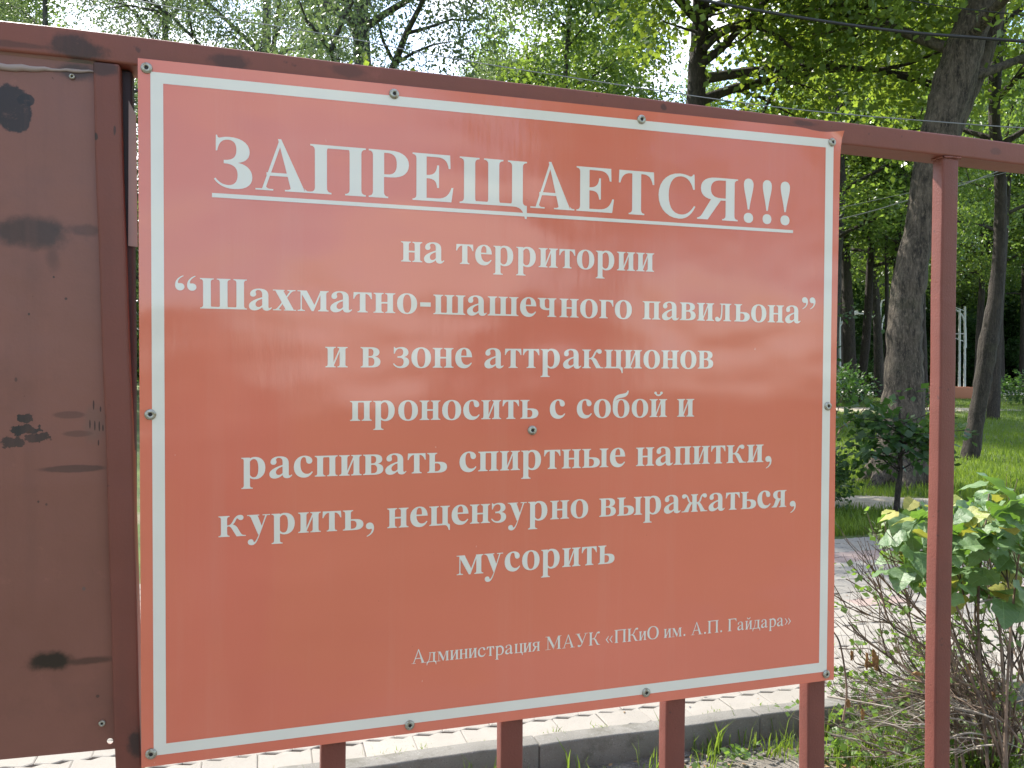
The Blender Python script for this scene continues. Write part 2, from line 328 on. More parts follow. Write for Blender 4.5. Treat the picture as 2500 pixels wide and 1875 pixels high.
        G['б'] = (510, ring + [('+', path('M 24 229 C 22 480 70 560 215 592 C 330 615 400 606 420 684 L 452 684 C 450 570 390 520 270 505 C 170 492 110 470 84 380 L 150 430 L 120 200'))])
        G[','] = (250, [('+', path('M 127 155 C 80 155 40 122 40 74 C 40 30 72 0 115 0 C 135 0 145 8 160 8 C 172 8 176 -5 172 -25 C 162 -80 120 -125 58 -155 L 66 -172 C 160 -140 222 -70 222 28 C 222 105 185 155 127 155'))])
        G['-'] = (333, [('+', rect(44, 171, 287, 271))])
        q6 = path('M 215 691 L 207 708 C 115 670 50 600 50 500 C 50 425 90 380 145 380 C 196 380 230 415 230 458 C 230 505 195 540 150 538 C 125 538 112 530 104 548 C 98 600 150 660 215 691')
        G['“'] = (500, [('+', q6), ('+', [(x + 232, y) for x, y in q6])])
        q9 = [(275 - x, 1088 - y - 30 + 30) for x, y in q6]
        G['”'] = (500, [('+', [(x - 14, y) for x, y in q9]), ('+', [(x + 218, y) for x, y in q9])])
    G['ь'] = (474 if bold else 430, L(a1, 1, 0, 1, 1) + Bs(a1))
    G['ы'] = (700, L(a1, 1, 0, 1, 1) + Bs(a1) + L(a1 + 400 + 40) if bold else [])
    # ordering matters: bowls subtract their counters before the stems are laid over them
    if bold:
        G['ь'] = (480, Bs(a1) + L(a1, 1, 0, 1, 1)); G['ы'] = (a1 + 446 + lw + s0, Bs(a1) + L(a1, 1, 0, 1, 1) + L(a1 + 446))
        G['в'] = (476, G['в'][1][-3:] + L(a1, 1, 0, 1, 0))
    # capitals
    c0 = cl + 16
    def K(a, bl=1, br=1, tl=1, tr=1, h=CH): return stem(a, 0, h, bl*cl, br*cl, tl*cl, tr*cl, cw)
    if bold:
        G['З'] = (560, [('+', [( (x-200)*1.9, 676-(y-135)*1.885) for x, y in path('M 212 133 L 221 133 C 222 148 228 153 240 151 C 262 144 285 141 305 141 C 390 141 443 180 443 236 C 443 282 415 308 362 317 C 425 325 461 362 461 414 C 461 470 415 501 335 501 C 270 501 225 478 198 438 L 208 430 C 236 464 262 476 296 476 C 340 476 360 445 360 402 C 360 350 330 326 265 326 L 265 303 C 325 303 352 280 352 228 C 352 184 332 161 295 161 C 252 161 230 188 221 241 L 211 241')])])
        G['А'] = (722, [('+', [(298, 690), (340, 690), (652, 0), (470, 0)]), ('+', [(86, 0), (128, 0), (330, 600), (312, 664)]), ('+', rect(150, 195, 480, 238)), ('+', rect(9, 0, 236, sh)), ('+', rect(386, 0, 716, sh)), ('+', path('M 118 18 L 200 18 C 160 22 135 40 142 80')), ('+', path('M 652 0 L 700 18 C 670 22 655 30 640 60')), ('+', path('M 400 18 L 490 18 L 470 70 C 475 35 450 22 400 18'))])
        G['Р'] = (611, [('+', path('M 150 662 L 330 662 C 500 662 594 595 594 478 C 594 355 500 290 340 290 L 150 290')), ('-', path('M 250 625 L 290 625 C 385 625 425 580 425 478 C 425 370 385 328 290 328 L 250 328'))] + K(96, tr=0))
        G['Е'] = (667, [('+', path('M 240 662 L 605 662 L 611 470 L 582 470 C 568 575 520 622 400 622 L 240 622')), ('+', path('M 240 0 L 625 0 L 655 205 L 626 205 C 590 95 530 42 400 42 L 240 42')), ('+', path('M 240 318 C 370 318 395 285 408 190 L 436 190 L 436 508 L 408 508 C 396 410 365 362 240 362'))] + K(96, br=0, tr=0))
        G['П'] = (778, K(92) + K(534) + [('+', rect(92, CH - 42, 560, CH))])
        sg = 118
        b1, b2, b3 = 92, 92 + cw + 178, 92 + 2*cw + 356
        G['Ш'] = (b3 + cw + c0, K(b1) + K(b2) + K(b3) + [('+', rect(b1, 0, b3 + 2, 42))])
        G['Щ'] = (b3 + cw + c0 + 10, K(b1) + K(b2) + K(b3) + [('+', rect(b1, 0, b3 + 2, 42)), ('+', path('M %d 20 L %d 20 L %d -170 L %d -170 C %d -60 %d 0 %d 0' % (b3, b3+cw+cl, b3+cw+cl, b3+cw+cl-26, b3+cw+cl-45, b3+cw-30, b3+20)))])
        G['Т'] = (667, K(334 - cw/2, tl=0, tr=0) + [('+', rect(40, CH - 42, 627, CH)), ('+', path('M 38 662 L 30 470 L 58 470 C 80 575 130 622 240 622')), ('+', path('M 629 662 L 637 470 L 609 470 C 587 575 537 622 427 622'))])
        G['С'] = (722, [('+', path('M 676 182 C 610 50 520 -18 395 -18 C 180 -18 38 130 38 325 C 38 535 190 680 400 680 C 470 680 520 668 568 650 C 600 640 622 650 632 680 L 658 680 L 664 445 L 636 445 C 600 570 530 638 425 638 C 290 638 212 530 212 335 C 212 150 290 48 430 48 C 520 48 590 95 655 195'))])
        G['Я'] = (739, [('+', path('M 560 662 L 330 662 C 160 662 72 598 72 482 C 72 370 160 312 330 310 L 560 310')), ('-', path('M 492 625 L 420 625 C 300 625 240 580 240 482 C 240 385 300 345 420 345 L 492 345')), ('+', path('M 12 0 L 190 0 L 420 325 L 245 320 L 120 120 C 85 60 60 25 12 20'))] + K(492, tl=0))
        G['!'] = (333, [('+', path('M 166 691 C 110 691 82 650 82 595 C 82 500 130 380 152 200 L 180 200 C 202 380 250 500 250 595 C 250 650 222 691 166 691')), ('+', ell(166, 67, 82, 80, 18))])
    else:
        G['А'] = (722, [('+', [(330, 674), (360, 674), (625, 0), (505, 0)]), ('+', [(84, 0), (122, 0), (352, 600), (334, 668)]), ('+', rect(190, 215, 470, 250)), ('+', rect(15, 0, 213, sh)), ('+', rect(450, 0, 706, sh))])
        G['М'] = (889, [('+', rect(134, 0, 166, CH)), ('+', [(95, CH), (225, CH), (468, 190), (430, 30)]), ('+', [(425, 0), (440, 0), (740, CH), (690, CH)]), ('+', rect(12, 0, 290, sh)), ('+', rect(12, CH-sh, 200, CH)), ('+', rect(690, CH-sh, 870, CH))] + K(680, tl=0))
        G['У'] = (700, [('+', [(75, CH), (200, CH), (410, 210), (355, 150)]), ('+', path('M 560 662 L 596 662 L 400 190 C 340 40 290 -14 205 -14 C 160 -14 130 8 130 42 C 130 70 150 90 182 90 C 215 90 230 62 262 62 C 300 62 330 110 362 190')), ('+', rect(15, CH-sh, 265, CH)), ('+', rect(490, CH-sh, 690, CH))])
        G['К'] = (667, K(90) + [('+', path('M 180 340 C 300 340 340 370 390 470 C 440 590 480 676 575 676 C 615 676 635 655 635 625 C 635 595 615 578 588 578 C 560 578 548 595 525 595 C 490 595 465 540 435 460 C 410 395 370 350 300 335 L 180 305')), ('+', path('M 180 310 L 330 352 C 400 335 440 280 485 180 C 530 70 560 18 655 18 L 655 0 L 490 0 C 430 60 410 150 370 225 C 335 300 290 318 180 318'))])
        G['П'] = (722, K(88) + K(722 - 88 - cw) + [('+', rect(90, CH - 36, 600, CH))])
        G['О'] = (722, [('+', ell(361, 331, 327, 345)), ('-', ell(361, 331, 213, 310))])
        G['Г'] = (578, K(88, tr=0) + [('+', path('M 150 662 L 540 662 L 552 500 L 530 500 C 510 590 480 622 380 622 L 150 622'))])
        G['.'] = (250, [('+', ell(125, 45, 52, 54, 14))])
        G['«'] = (500, [('+', [(x + d, y) for x, y in ((40, 208), (200, 400), (225, 385), (110, 213), (225, 42), (200, 27), (40, 218))]) for d in (0, 200)])
        G['»'] = (500, [('+', [(265 - x + d, y) for x, y in ((40, 208), (200, 400), (225, 385), (110, 213), (225, 42), (200, 27), (40, 218))]) for d in (0, 200)])
        G['д'] = (510, L(330, 0, 0, 1, 1) + [('+', rect(160, X - 26, 380, X)), ('+', path('M 170 461 L 200 461 C 200 300 170 120 110 14 L 78 14 C 140 130 168 300 170 461')), ('+', rect(20, 0, 486, 32)), ('+', rect(130, X-sh, 240, X)), ('+', path('M 20 32 L 20 -140 L 40 -140 C 50 -50 80 0 150 0 L 150 32')), ('+', path('M 486 32 L 486 -140 L 466 -140 C 456 -50 430 0 360 0 L 360 32'))])
        G['м'] = (632, stem(468, 0, X, sl, sl, 0, sl) + [('+', stroke(298, 0, 450, X, 26, 30)), ('+', [(72, X), (175, X), (344, 120), (312, 0), (300, 0)]), ('+', rect(84, 0, 108, X)), ('+', rect(14, 0, 180, sh)), ('+', rect(20, X - sh, 170, X)), ('+', [(450, X), (560, X), (470, 420)])])
        G['я'] = (450, [('+', path('M 340 461 L 205 461 C 110 461 50 420 50 340 C 50 265 105 222 200 215 L 340 215')), ('-', path('M 300 434 L 215 434 C 160 434 134 400 134 340 C 134 280 165 244 220 244 L 300 244')), ('+', path('M 8 0 L 110 0 L 245 222 L 150 228 L 95 110 C 70 50 50 20 8 18'))] + L(300, 1, 1, 0, 1))
    G[' '] = (250, [])
    return G
# ---------------------------------------------------------------- materials
def paint_metal(name, base, dark, stains=(), rough=.46, bumpy=.25, speck=True, spec=.32):
    q = NT(name)
    v = q.ramp(q.noise(7, 5, .6), .3, .75)
    c = q.mix(v, tuple(x*.86 for x in base), base)
    if speck: c = q.mix(q.math('MULTIPLY', q.ramp(q.noise(60, 3, .5), .70, .76), .55), c, dark)
    c = q.mix(q.math('MULTIPLY', q.ramp(q.noise(3.2, 6, .7), .54, .72), .55), c, tuple(.5*a+.5*b for a, b in zip(base, dark)))
    for (mask_args, col, st) in stains:
        c = q.mix(q.math('MULTIPLY', q.blob(*mask_args), st), c, col)
    n1 = q.bump(q.noise(260, 3, .6), bumpy, .0012)
    c = q.mix(q.math('MULTIPLY', q.ramp(q.noise(26, 5, .7, stretch=(1, 1, .07)), .50, .72), .28), c, tuple(.6*a + .4*b for a, b in zip(base, dark)))
    c = q.mix(q.math('MULTIPLY', q.ramp(q.noise(11, 7, .8), .60, .70), .30), c, tuple(min(1, x*1.5) for x in base))
    c = q.mix(q.math('MULTIPLY', q.ramp(q.noise(38, 6, .75), .685, .70), .75), c, (.075, .032, .018))
    n1 = q.bump(q.ramp(q.noise(38, 6, .75), .685, .70), -.5, .0008, n1)
    n2 = q.bump(q.noise(5, 3, .55), .45, .010, n1)
    r = q.math('MULTIPLY_ADD', q.noise(14, 4), .18, rough-.09)
    return q.fin(c, r, n2, spec=spec)
RED = (.235, .075, .053); DK = (.045, .03, .03)
z0 = P0.z
def st(px, py, rx, ry, dep=.006):
    s_, z_ = FL(px, py, dep); k = 1.15/2050
    return (s_, z_, rx*k, ry*k)
blk = (.028, .025, .024)
rail_stains = [
    ((*st(190, 118, 75, 42), .5, 30, .8), blk, .8), ((*st(560, 150, 60, 26), .5, 30, .8), blk, .6),
    ((*st(860, 175, 60, 20), .5, 34, .8), blk, .4), ((*st(40, 108, 120, 10), .5, 20, .8), blk, .45),
    ((*st(1960, 300, 60, 10), .5, 40, .8), blk, .5), ((*st(2430, 370, 30, 14), .5, 40, .8), blk, .35), ((*st(1620, 262, 12, 12), .5, 40, .8), blk, .6)]
M_rail = paint_metal('rail_paint', RED, DK, rail_stains)
M_bal = paint_metal('baluster_paint', (.20, .062, .046), DK, bumpy=.6)
M_post = paint_metal('post_paint', (.20, .064, .046), DK, [
    ((*st(330, 1815, 30, 50), .5, 40, .8), blk, .8), ((*st(250, 165, 40, 26), .5, 40, .8), blk, .7), ((*st(234, 333, 7, 12), .4, 60, .6), blk, .9), ((*st(280, 318, 4, 16), .4, 60, .6), blk, .7)])
panel_stains = [
    ((*st(28, 262, 42, 62), .12, 26, .55), (.02, .018, .02), .92), ((*st(60, 240, 20, 16), .15, 26, .5), (.02, .018, .02), .9),
    ((*st(60, 565, 135, 46), .6, 22, .75), blk, .75), ((*st(200, 560, 70, 18), .6, 22, .7), blk, .45), ((*st(125, 625, 20, 40), .8, 20, .7), blk, .35),
    ((*st(175, 168, 60, 28), .6, 26, .8), blk, .75),
    ((*st(55, 1022, 18, 12), .12, 70, 1.3), blk, .95), ((*st(58, 1050, 30, 14), .1, 80, 1.6), blk, .95), ((*st(88, 1070, 30, 10), .1, 90, 1.7), blk, .85), ((*st(25, 1080, 25, 14), .1, 90, 1.7), blk, .8),
    ((*st(165, 1014, 42, 11), .3, 30, .3), blk, .38), ((*st(188, 1060, 38, 9), .3, 30, .3), blk, .38), ((*st(175, 1146, 84, 11), .3, 30, .25), blk, .55),
    ((*st(228, 1035, 30, 60), .5, 30, .6), (.16, .09, .07), .45),
    ((*st(118, 1618, 60, 30), .55, 30, .6), (.02, .016, .013), .92), ((*st(215, 1618, 75, 13), .6, 26, .5), (.03, .022, .018), .6),
    ((*st(158, 728, 4, 4), .4, 80, .3), blk, .8), ((*st(67, 766, 3, 4), .4, 80, .3), blk, .9), ((*st(128, 675, 3, 3), .4, 80, .3), blk, .9), ((*st(35, 927, 4, 7), .4, 80, .3), blk, .6), ((*st(90, 1227, 3, 4), .4, 80, .3), blk, .8), ((*st(110, 1234, 3, 4), .4, 80, .3), blk, .6), ((*st(236, 1705, 5, 5), .4, 80, .3), blk, .6), ((*st(202, 1441, 5, 6), .4, 80, .3), (.1,.09,.09), .6)]
for k, (x, y, h) in enumerate([(226, 990, 14), (217, 1036, 13), (229, 1040, 15), (240, 1042, 15), (249, 1046, 10), (238, 1082, 9), (243, 1000, 8)]):
    panel_stains.append(((*st(x, y, 2.2, h), .3, 60, .3), (.04, .02, .02), .85))
M_panel = paint_metal('panel_paint', (.245, .100, .074), DK, panel_stains, rough=.36, bumpy=.12, speck=False)
M_bead = NT('weld_seam').fin((.33, .25, .23), .6)
M_post_shade = paint_metal('shaded_post_paint', (.05, .035, .04), (.02, .02, .02), rough=.6)  # dark tone is the end post's shading put into its colour
M_white = NT('white_paint'); _q = M_white
M_white = _q.fin(_q.mix(_q.ramp(_q.noise(5, 4), .4, .7), (.72, .73, .70), (.62, .63, .6)), .45)
def wobble(q, s=1.0):
    a = q.bump(q.noise(3.3, 2, .5, stretch=(1, 1, 1.6)), .9*s, .010)
    b = q.bump(q.noise(34, 3, .6, stretch=(2.2, 1, .35)), .14*s, .0016, a)
    return q.bump(q.noise(420, 2, .6, stretch=(1, 1, .4)), .05*s, .0006, b)
q = NT('sign_red_vinyl')
c = q.mix(q.ramp(q.noise(2.2, 3), .3, .7), (.70, .182, .112), (.76, .20, .128))
for args in [((*st(2008, 380, 9, 9, 0), .15, 40, .25), (.09, .085, .08), .95),
             ((*st(1372, 1083, 6, 2.5, 0), .3, 80, .3), (.05, .04, .04), .9), ((*st(1080, 1768, 40, 7, 0), .7, 160, 1.1), (.75, .62, .6), .45),
             ((*st(1572, 1706, 12, 6, 0), .5, 90, .7), (.8, .75, .7), .8), ((*st(1952, 1195, 5, 5, 0), .4, 120, .6), (.85, .6, .55), .8),
             ((*st(1620, 600, 4.5, 22, 0), .6, 200, .9), (.75, .42, .38), .6), ((*st(1310, 330, 4, 10, 0), .4, 200, .9), (.75, .55, .5), .6),
             ((*st(1775, 1273, 7, 2.4, 0), .4, 100, .6), (.85, .6, .55), .8), ((*st(1795, 1305, 7, 2, 0), .4, 100, .6), (.8, .5, .45), .7), ((*st(1985, 980, 3, 4, 0), .4, 100, .4), (.2, .04, .04), .8),
             ((*st(960, 262, 10, 60, 0), .9, 40, .4), (.70, .30, .24), .3), ((*st(1983, 1005, 7, 30, 0), .8, 60, .5), (.75, .4, .35), .4),
             ((*st(1399, 1605, 2.4, 2.4, 0), .5, 60, .2), (.9, .7, .6), .8), ((*st(1745, 1613, 6, 5, 0), .8, 60, .8), (.85, .55, .5), .4)]:
    c = q.mix(q.math('MULTIPLY', q.blob(*args[0]), args[2]), c, args[1])
c = q.mix(q.math('MULTIPLY', q.ramp(q.noise(16, 5, .7, stretch=(1, 1, .05)), .52, .75), .10), c, (.80, .40, .30))
c = q.mix(q.math('MULTIPLY', q.ramp(q.noise(120, 3, .7), .72, .76), .5), c, (.30, .08, .06))
c = q.mix(q.math('MULTIPLY', q.ramp(q.noise(95, 2, .6, stretch=(1, 1, .6)), .76, .79), .45), c, (.85, .55, .48))
M_signred = q.fin(c, q.math('MULTIPLY_ADD', q.noise(5, 3), .06, .10), wobble(q, .8), spec=.62)
q = NT('sign_white_vinyl')
c = q.mix(q.ramp(q.noise(6, 4), .35, .7), (.77, .715, .635), (.81, .755, .675))
for args in [((*st(1298, 293, 2.2, 9, 0), .3, 90, .3), (.12, .12, .1), .9), ((*st(1332, 293, 2, 2, 0), .4, 90, .3), (.15, .13, .12), .8), ((*st(395, 237, 2.5, 2.5, 0), .4, 90, .3), (.2, .2, .2), .8),
             ((*st(962, 250, 16, 12, 0), .9, 60, .4), (.55, .46, .33), .5), ((*st(2023, 411, 2, 3.4, 0), .4, 90, .3), (.1, .1, .1), .9), ((*st(2028, 415, 1.8, 3, 0), .4, 90, .3), (.15, .1, .1), .8), ((*st(1823, 1654, 4, 2.4, 0), .4, 90, .3), (.3, .25, .25), .8)]:
    c = q.mix(q.math('MULTIPLY', q.blob(*args[0]), args[2]), c, args[1])
M_signwhite = q.fin(c, .12, wobble(q), spec=.5)
q = NT('sign_edge'); M_edge = q.fin((.35, .28, .26), .6)
q = NT('rivet_metal')
M_rivet = q.fin(q.mix(q.ramp(q.noise(220, 4, .7), .42, .62), (.46, .45, .40), (.27, .22, .14)), .42, q.bump(q.noise(500, 3), .3, .0005), metallic=.75)
M_hole = NT('rivet_hole').fin((.02, .012, .012), .7)
# ground
q = NT('soil_earth')
c = q.mix(q.ramp(q.noise(5, 8, .7), .35, .7), (.12, .10, .08), (.26, .235, .20))
c = q.mix(q.ramp(q.noise(90, 4, .7), .5, .75), c, (.34, .31, .27))
c = q.mix(q.math('MULTIPLY', q.ramp(q.noise(3.1, 6, .7), .5, .65), .5), c, (.075, .07, .035))
M_soil = q.fin(c, .95, q.bump(q.noise(30, 9, .72), .8, .03))
q = NT('lawn_ground')
c = q.mix(q.ramp(q.noise(1.1, 6, .7), .42, .62), (.07, .11, .025), (.13, .18, .04))
c = q.mix(q.ramp(q.noise(.45, 5, .65), .60, .68), c, (.26, .22, .15))
c = q.mix(q.math('MULTIPLY', q.ramp(q.noise(.8, 7, .75), .52, .62), .6), c, (.16, .15, .07))
M_lawn = q.fin(c, .95, q.bump(q.noise(14, 9, .75), .9, .08))
q = NT('bare_dirt')
M_dirt = q.fin(q.mix(q.ramp(q.noise(9, 7, .7), .35, .7), (.33, .28, .21), (.46, .41, .33)), .95, q.bump(q.noise(25, 8, .7), .7, .03))
q = NT('kerb_concrete')
c = q.mix(q.ramp(q.noise(5, 6, .7), .3, .75), (.135, .127, .11), (.19, .18, .16))
c = q.mix(q.ramp(q.noise(150, 3, .6), .62, .70), c, (.27, .26, .245)); c = q.mix(q.ramp(q.noise(210, 3, .6), .62, .70), c, (.06, .06, .055))
c = q.mix(q.math('MULTIPLY', q.ramp(q.noise(8, 7, .75), .52, .66), .5), c, (.06, .055, .035))
M_kerb = q.fin(c, .92, q.bump(q.noise(180, 6, .7), .7, .004))
def paver_mat(name, a, b):
    q = NT(name)
    oi = q.n('ShaderNodeObjectInfo')
    g = q.n('ShaderNodeNewGeometry')
    c = q.mix(q.ramp(q.noise(3, 6, .7, vec=g.outputs['Position']), .3, .7), a, b)
    c = q.mix(q.ramp(q.noise(190, 3, .6, vec=g.outputs['Position']), .6, .74), c, tuple(x*.62 for x in a))
    c = q.mix(q.math('MULTIPLY', q.ramp(q.noise(1.3, 7, .75, vec=g.outputs['Position']), .55, .75), .5), c, tuple(x*.6 for x in a))
    c = q.mix(q.math('MULTIPLY', oi.outputs['Random'], .22), c, tuple(x*.75 for x in a))
    return q.fin(c, .9, q.bump(q.noise(160, 5, .7, vec=g.outputs['Position']), .5, .003))
M_paver = paver_mat('grey_paver', (.235, .215, .185), (.30, .275, .24)); M_paver2 = paver_mat('pink_paver', (.27, .20, .175), (.32, .245, .215))
q = NT('joint_sand'); M_joint = q.fin(q.mix(q.ramp(q.noise(40, 4), .4, .6), (.05, .045, .035), (.10, .09, .07)), 1.0)
q = NT('path_asphalt'); M_path = q.fin(q.mix(q.ramp(q.noise(2, 6), .3, .7), (.33, .31, .29), (.42, .40, .37)), .95)
def bark(name, a, b, sc=5):
    q = NT(name)
    n1 = q.noise(sc*3, 8, .75, stretch=(1, 1, .22)); n2 = q.noise(sc*9, 6, .7, stretch=(1, 1, .35))
    c = q.mix(q.ramp(n1, .38, .62), a, b); c = q.mix(q.ramp(n2, .5, .72), c, tuple(min(1, x*1.5) for x in b))
    c = q.mix(q.math('MULTIPLY', q.ramp(q.noise(1.5, 4), .55, .7), .4), c, (.07, .075, .04))
    h = q.math('ADD', n1, q.math('MULTIPLY', n2, .5))
    return q.fin(c, .95, q.bump(h, 1.0, .05))
M_bark = bark('elm_bark', (.016, .012, .009), (.135, .108, .082)); M_bark2 = bark('dark_bark', (.018, .014, .012), (.06, .048, .040)); M_birch = bark('birch_bark', (.035, .033, .032), (.09, .085, .08), 4)
q = NT('twig_bark'); M_twig = q.fin(q.mix(q.ramp(q.noise(14, 4), .35, .65), (.06, .042, .03), (.23, .16, .11)), .8, q.bump(q.noise(120, 4), .4, .002))
q = NT('dry_stick'); M_stick = q.fin(q.mix(q.ramp(q.noise(14, 4), .35, .65), (.17, .14, .11), (.32, .28, .23)), .85)
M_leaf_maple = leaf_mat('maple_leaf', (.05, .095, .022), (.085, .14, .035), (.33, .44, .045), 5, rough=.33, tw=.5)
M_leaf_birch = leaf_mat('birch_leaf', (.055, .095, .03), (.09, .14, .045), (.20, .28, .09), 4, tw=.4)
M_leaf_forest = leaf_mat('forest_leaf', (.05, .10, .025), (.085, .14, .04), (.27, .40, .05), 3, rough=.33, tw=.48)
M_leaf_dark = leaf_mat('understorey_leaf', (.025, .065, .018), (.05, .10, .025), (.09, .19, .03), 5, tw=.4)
M_leaf_big = leaf_mat('broad_leaf', (.07, .125, .06), (.10, .165, .085), (.14, .30, .03), 25, rough=.36, tw=.3)
M_leaf_yel = leaf_mat('young_leaf', (.30, .28, .05), (.42, .36, .08), (.50, .48, .05), 25, tw=.4)
M_leaf_small = leaf_mat('currant_leaf', (.07, .13, .03), (.13, .20, .05), (.25, .42, .04), 20, tw=.4)
M_grass = leaf_mat('grass_blade', (.07, .14, .02), (.15, .21, .04), (.28, .40, .04), 3, tw=.45, spec=.3)
M_dead = leaf_mat('dead_leaf', (.16, .09, .04), (.30, .19, .09), (.35, .2, .06), 40, rough=.8, tw=.2)
M_cable = NT('cable_rubber').fin((.015, .015, .017), .5)
M_wire = NT('steel_wire').fin((.25, .25, .26), .35, metallic=.6)
M_orange = NT('planter_paint').fin((.40, .15, .075), .7)
M_lamp = NT('lamp_paint').fin((.62, .64, .60), .45)
# ---------------------------------------------------------------- fence: gate, rail, balusters
FR = empty('metal_fence', (P0.x, P0.y, 0), YAW)
tag(FR, 'brick red painted steel fence with sheet metal panel, carrying the sign', 'fence')
D0 = .006
# top rail, endpoints as photographed (it droops a little to the right)
(sa, za), (sb, zb) = FL(0, 49, D0), FL(2500, 351, D0)
k = (zb-za)/(sb-sa); RT = lambda s: za + k*(s-sa)
def rail_skew(v): return Vector((v.x, v.y, v.z + k*(v.x-sa)))
me = bevel_box('top_rail', sa-1.6, sb+2.2, D0, D0+.062, za-.0405, za, .004, 3, 60, .0009, 3, rail_skew)
link('top_rail', me, M_rail, FR)
RB = lambda s: RT(s) - .0405
def baluster(px0, px1, py, seed):
    s0, _ = FL(px0, py, D0); s1, _ = FL(px1, py, D0)
    return s0, s1
bals = [(787, 842, 1850), (1225, 1278, 1800), (1626, 1678, 1750), (1971, 2022, 1700), (2302, 2338, 700)]
allb = []
for i, b in enumerate(bals):
    s0, s1 = baluster(*b, i); c = (s0+s1)/2
    allb.append(c)
pitch = (allb[-1]-allb[0])/4
for i, c in enumerate(allb + [allb[-1]+pitch*j for j in (1, 2, 3)]):
    w = .0375
    me = bevel_box('baluster', c-w/2, c+w/2, D0+.0015, D0+.030, 0.06, RB(c)-.0005, .0045, 3, 30, .0005, 10+i)
    link('baluster', me, M_bal, FR)
    mb = MB(); rb_ = RB(c); wr = random.Random(i*7)
    ring = [(c-w/2-.001, D0+.0005), (c-w/4, D0), (c, D0+.0002), (c+w/4, D0), (c+w/2+.001, D0+.0005), (c+w/2+.001, D0+.031), (c-w/2-.001, D0+.031)]
    pts = arc([(x, y, rb_-.0012+wr.uniform(-.0007, .0007)) for x, y in ring[:5]], 3); mb.tube(pts, [.0022+wr.uniform(-.0007, .0008) for _ in pts], 6)
    pts = arc([(ring[0][0], D0+.03*t, rb_-.0015+wr.uniform(-.0007, .0007)) for t in (0, .33, .66, 1)], 3); mb.tube(pts, [.0024+wr.uniform(-.0008, .0008) for _ in pts], 6)
    mb.build('weld_bead', M_rail, FR)
link('bottom_rail', bevel_box('bottom_rail', .06, sb+2.2, D0+.004, D0+.03, .04, .10, .004, 3, 20, .0006, 4), M_bal, FR)
# leaning gate post beside the sign, plus the sheet panel welded to it
lt, lb = FL(226, 160, D0), FL(281, 1830, D0); rt = FL(286, 160, D0)[0]
lean = (lb[0]-lt[0])/(lb[1]-lt[1])
pw = .034
def post_skew(v): return Vector((v.x + lean*(v.z-lt[1]), v.y, v.z))
link('post', bevel_box('post', lt[0], lt[0]+pw, D0-.001, D0+.04, .02, RB(lt[0])-.0008, .004, 3, 40, .0007, 21, post_skew), M_post, FR)
hb_s = FL(327.5, 900, D0+.022)[0]
link('end_post', bevel_box('end_post', hb_s-.026, hb_s, D0+.022, D0+.05, .02, RB(0)-.001, .003, 2, 20, .0006, 22), M_post_shade, FR)  # fence end post behind the gap, its shade painted in as dark colour
# sheet metal panel with a drilled hole near its lower corner
pb0, pb1 = FL(0, 1861, D0), FL(281, 1834, D0)
zbot = lambda s: pb0[1] + (pb1[1]-pb0[1])*(s-pb0[0])/(pb1[0]-pb0[0])
hs, hz = FL(268.5, 1809.5, D0+.008)
bm = bmesh.new()
L_, R_ = -1.3, None
zt = RB(-.1) - .003
def edge_s(z): return lt[0] + lean*(z-lt[1]) + .001
outer = [(L_, zbot(L_)), (edge_s(zbot(-.04))-.0005, zbot(-.035)), (edge_s(zt), zt), (L_, RB(L_)-.003)]
hole = [(hs + .0042*math.cos(a*math.pi/8), hz + .0042*math.sin(a*math.pi/8)) for a in range(16)]
vs = [Vector(p) for p in outer+hole]
r_ = delaunay_2d_cdt(vs, [], [list(range(4)), list(range(4, 20))], 1, 1e-6, True)
F_ = [f for f, o in zip(r_[2], r_[5]) if 1 not in o]
V_ = [(v.x, D0+.008, v.y) for v in r_[0]]; nV = len(V_)
V_ += [(v.x, D0+.010, v.y) for v in r_[0]]
me = pymesh('sheet_panel', V_, [tuple(f) for f in F_] + [tuple(i+nV for i in reversed(f)) for f in F_] + [(a, b, b+nV, a+nV) for a, b in ((0,1),(1,2),(2,3),(3,0))] + [(4+i, 4+(i+1) % 16, 4+(i+1) % 16+nV, 4+i+nV) for i in range(16)])
link('sheet_panel', me, M_panel, FR)
# pale seam where the sheet meets the rail
mb = MB(); pts = []
for i in range(14):
    x, y = 0 + 235*i/13, 161 + 12*(i/13) + (2 if i % 3 else 0)
    s_, z_ = FL(x, y, D0+.005); pts.append((s_, D0+.007, z_))
mb.tube([(-1.3, D0+.007, RB(-1.3)-.012)] + pts, [.0035]+[.0048, .0044, .005, .0046, .004, .0036, .003, .0022, .0018, .0022, .0028, .0022, .0018, .001], 8)
mb.build('weld_seam', M_bead, FR)
def nut(px, py, name, r=.0055):
    s_, z_ = FL(px, py, D0+.006); mb = MB()
    ring = [(r*.9, 0), (r, -.002), (r*.8, -.0045), (r*.42, -.0045), (r*.36, -.002)]
    V, F = [], []
    n = 14
    for rr, y in ring:
        for i in range(n):
            a = 2*math.pi*i/n; V.append((s_+rr*math.cos(a), D0+.008+y, z_+rr*math.sin(a)))
    for j in range(len(ring)-1):
        for i in range(n): F.append((j*n+i, j*n+(i+1) % n, (j+1)*n+(i+1) % n, (j+1)*n+i))
    mb.add(V, F); o = mb.build(name, M_rivet, FR)
    V = [(s_+r*.38*math.cos(2*math.pi*i/n), D0+.0062, z_+r*.38*math.sin(2*math.pi*i/n)) for i in range(n)]
    link('screw_hole', pymesh('screw_hole', V, [tuple(range(n))]), M_hole, o)
nut(176, 187, 'screw', .0040); nut(249, 1766, 'screw', .0048); nut(1617, 251, 'screw', .0045)
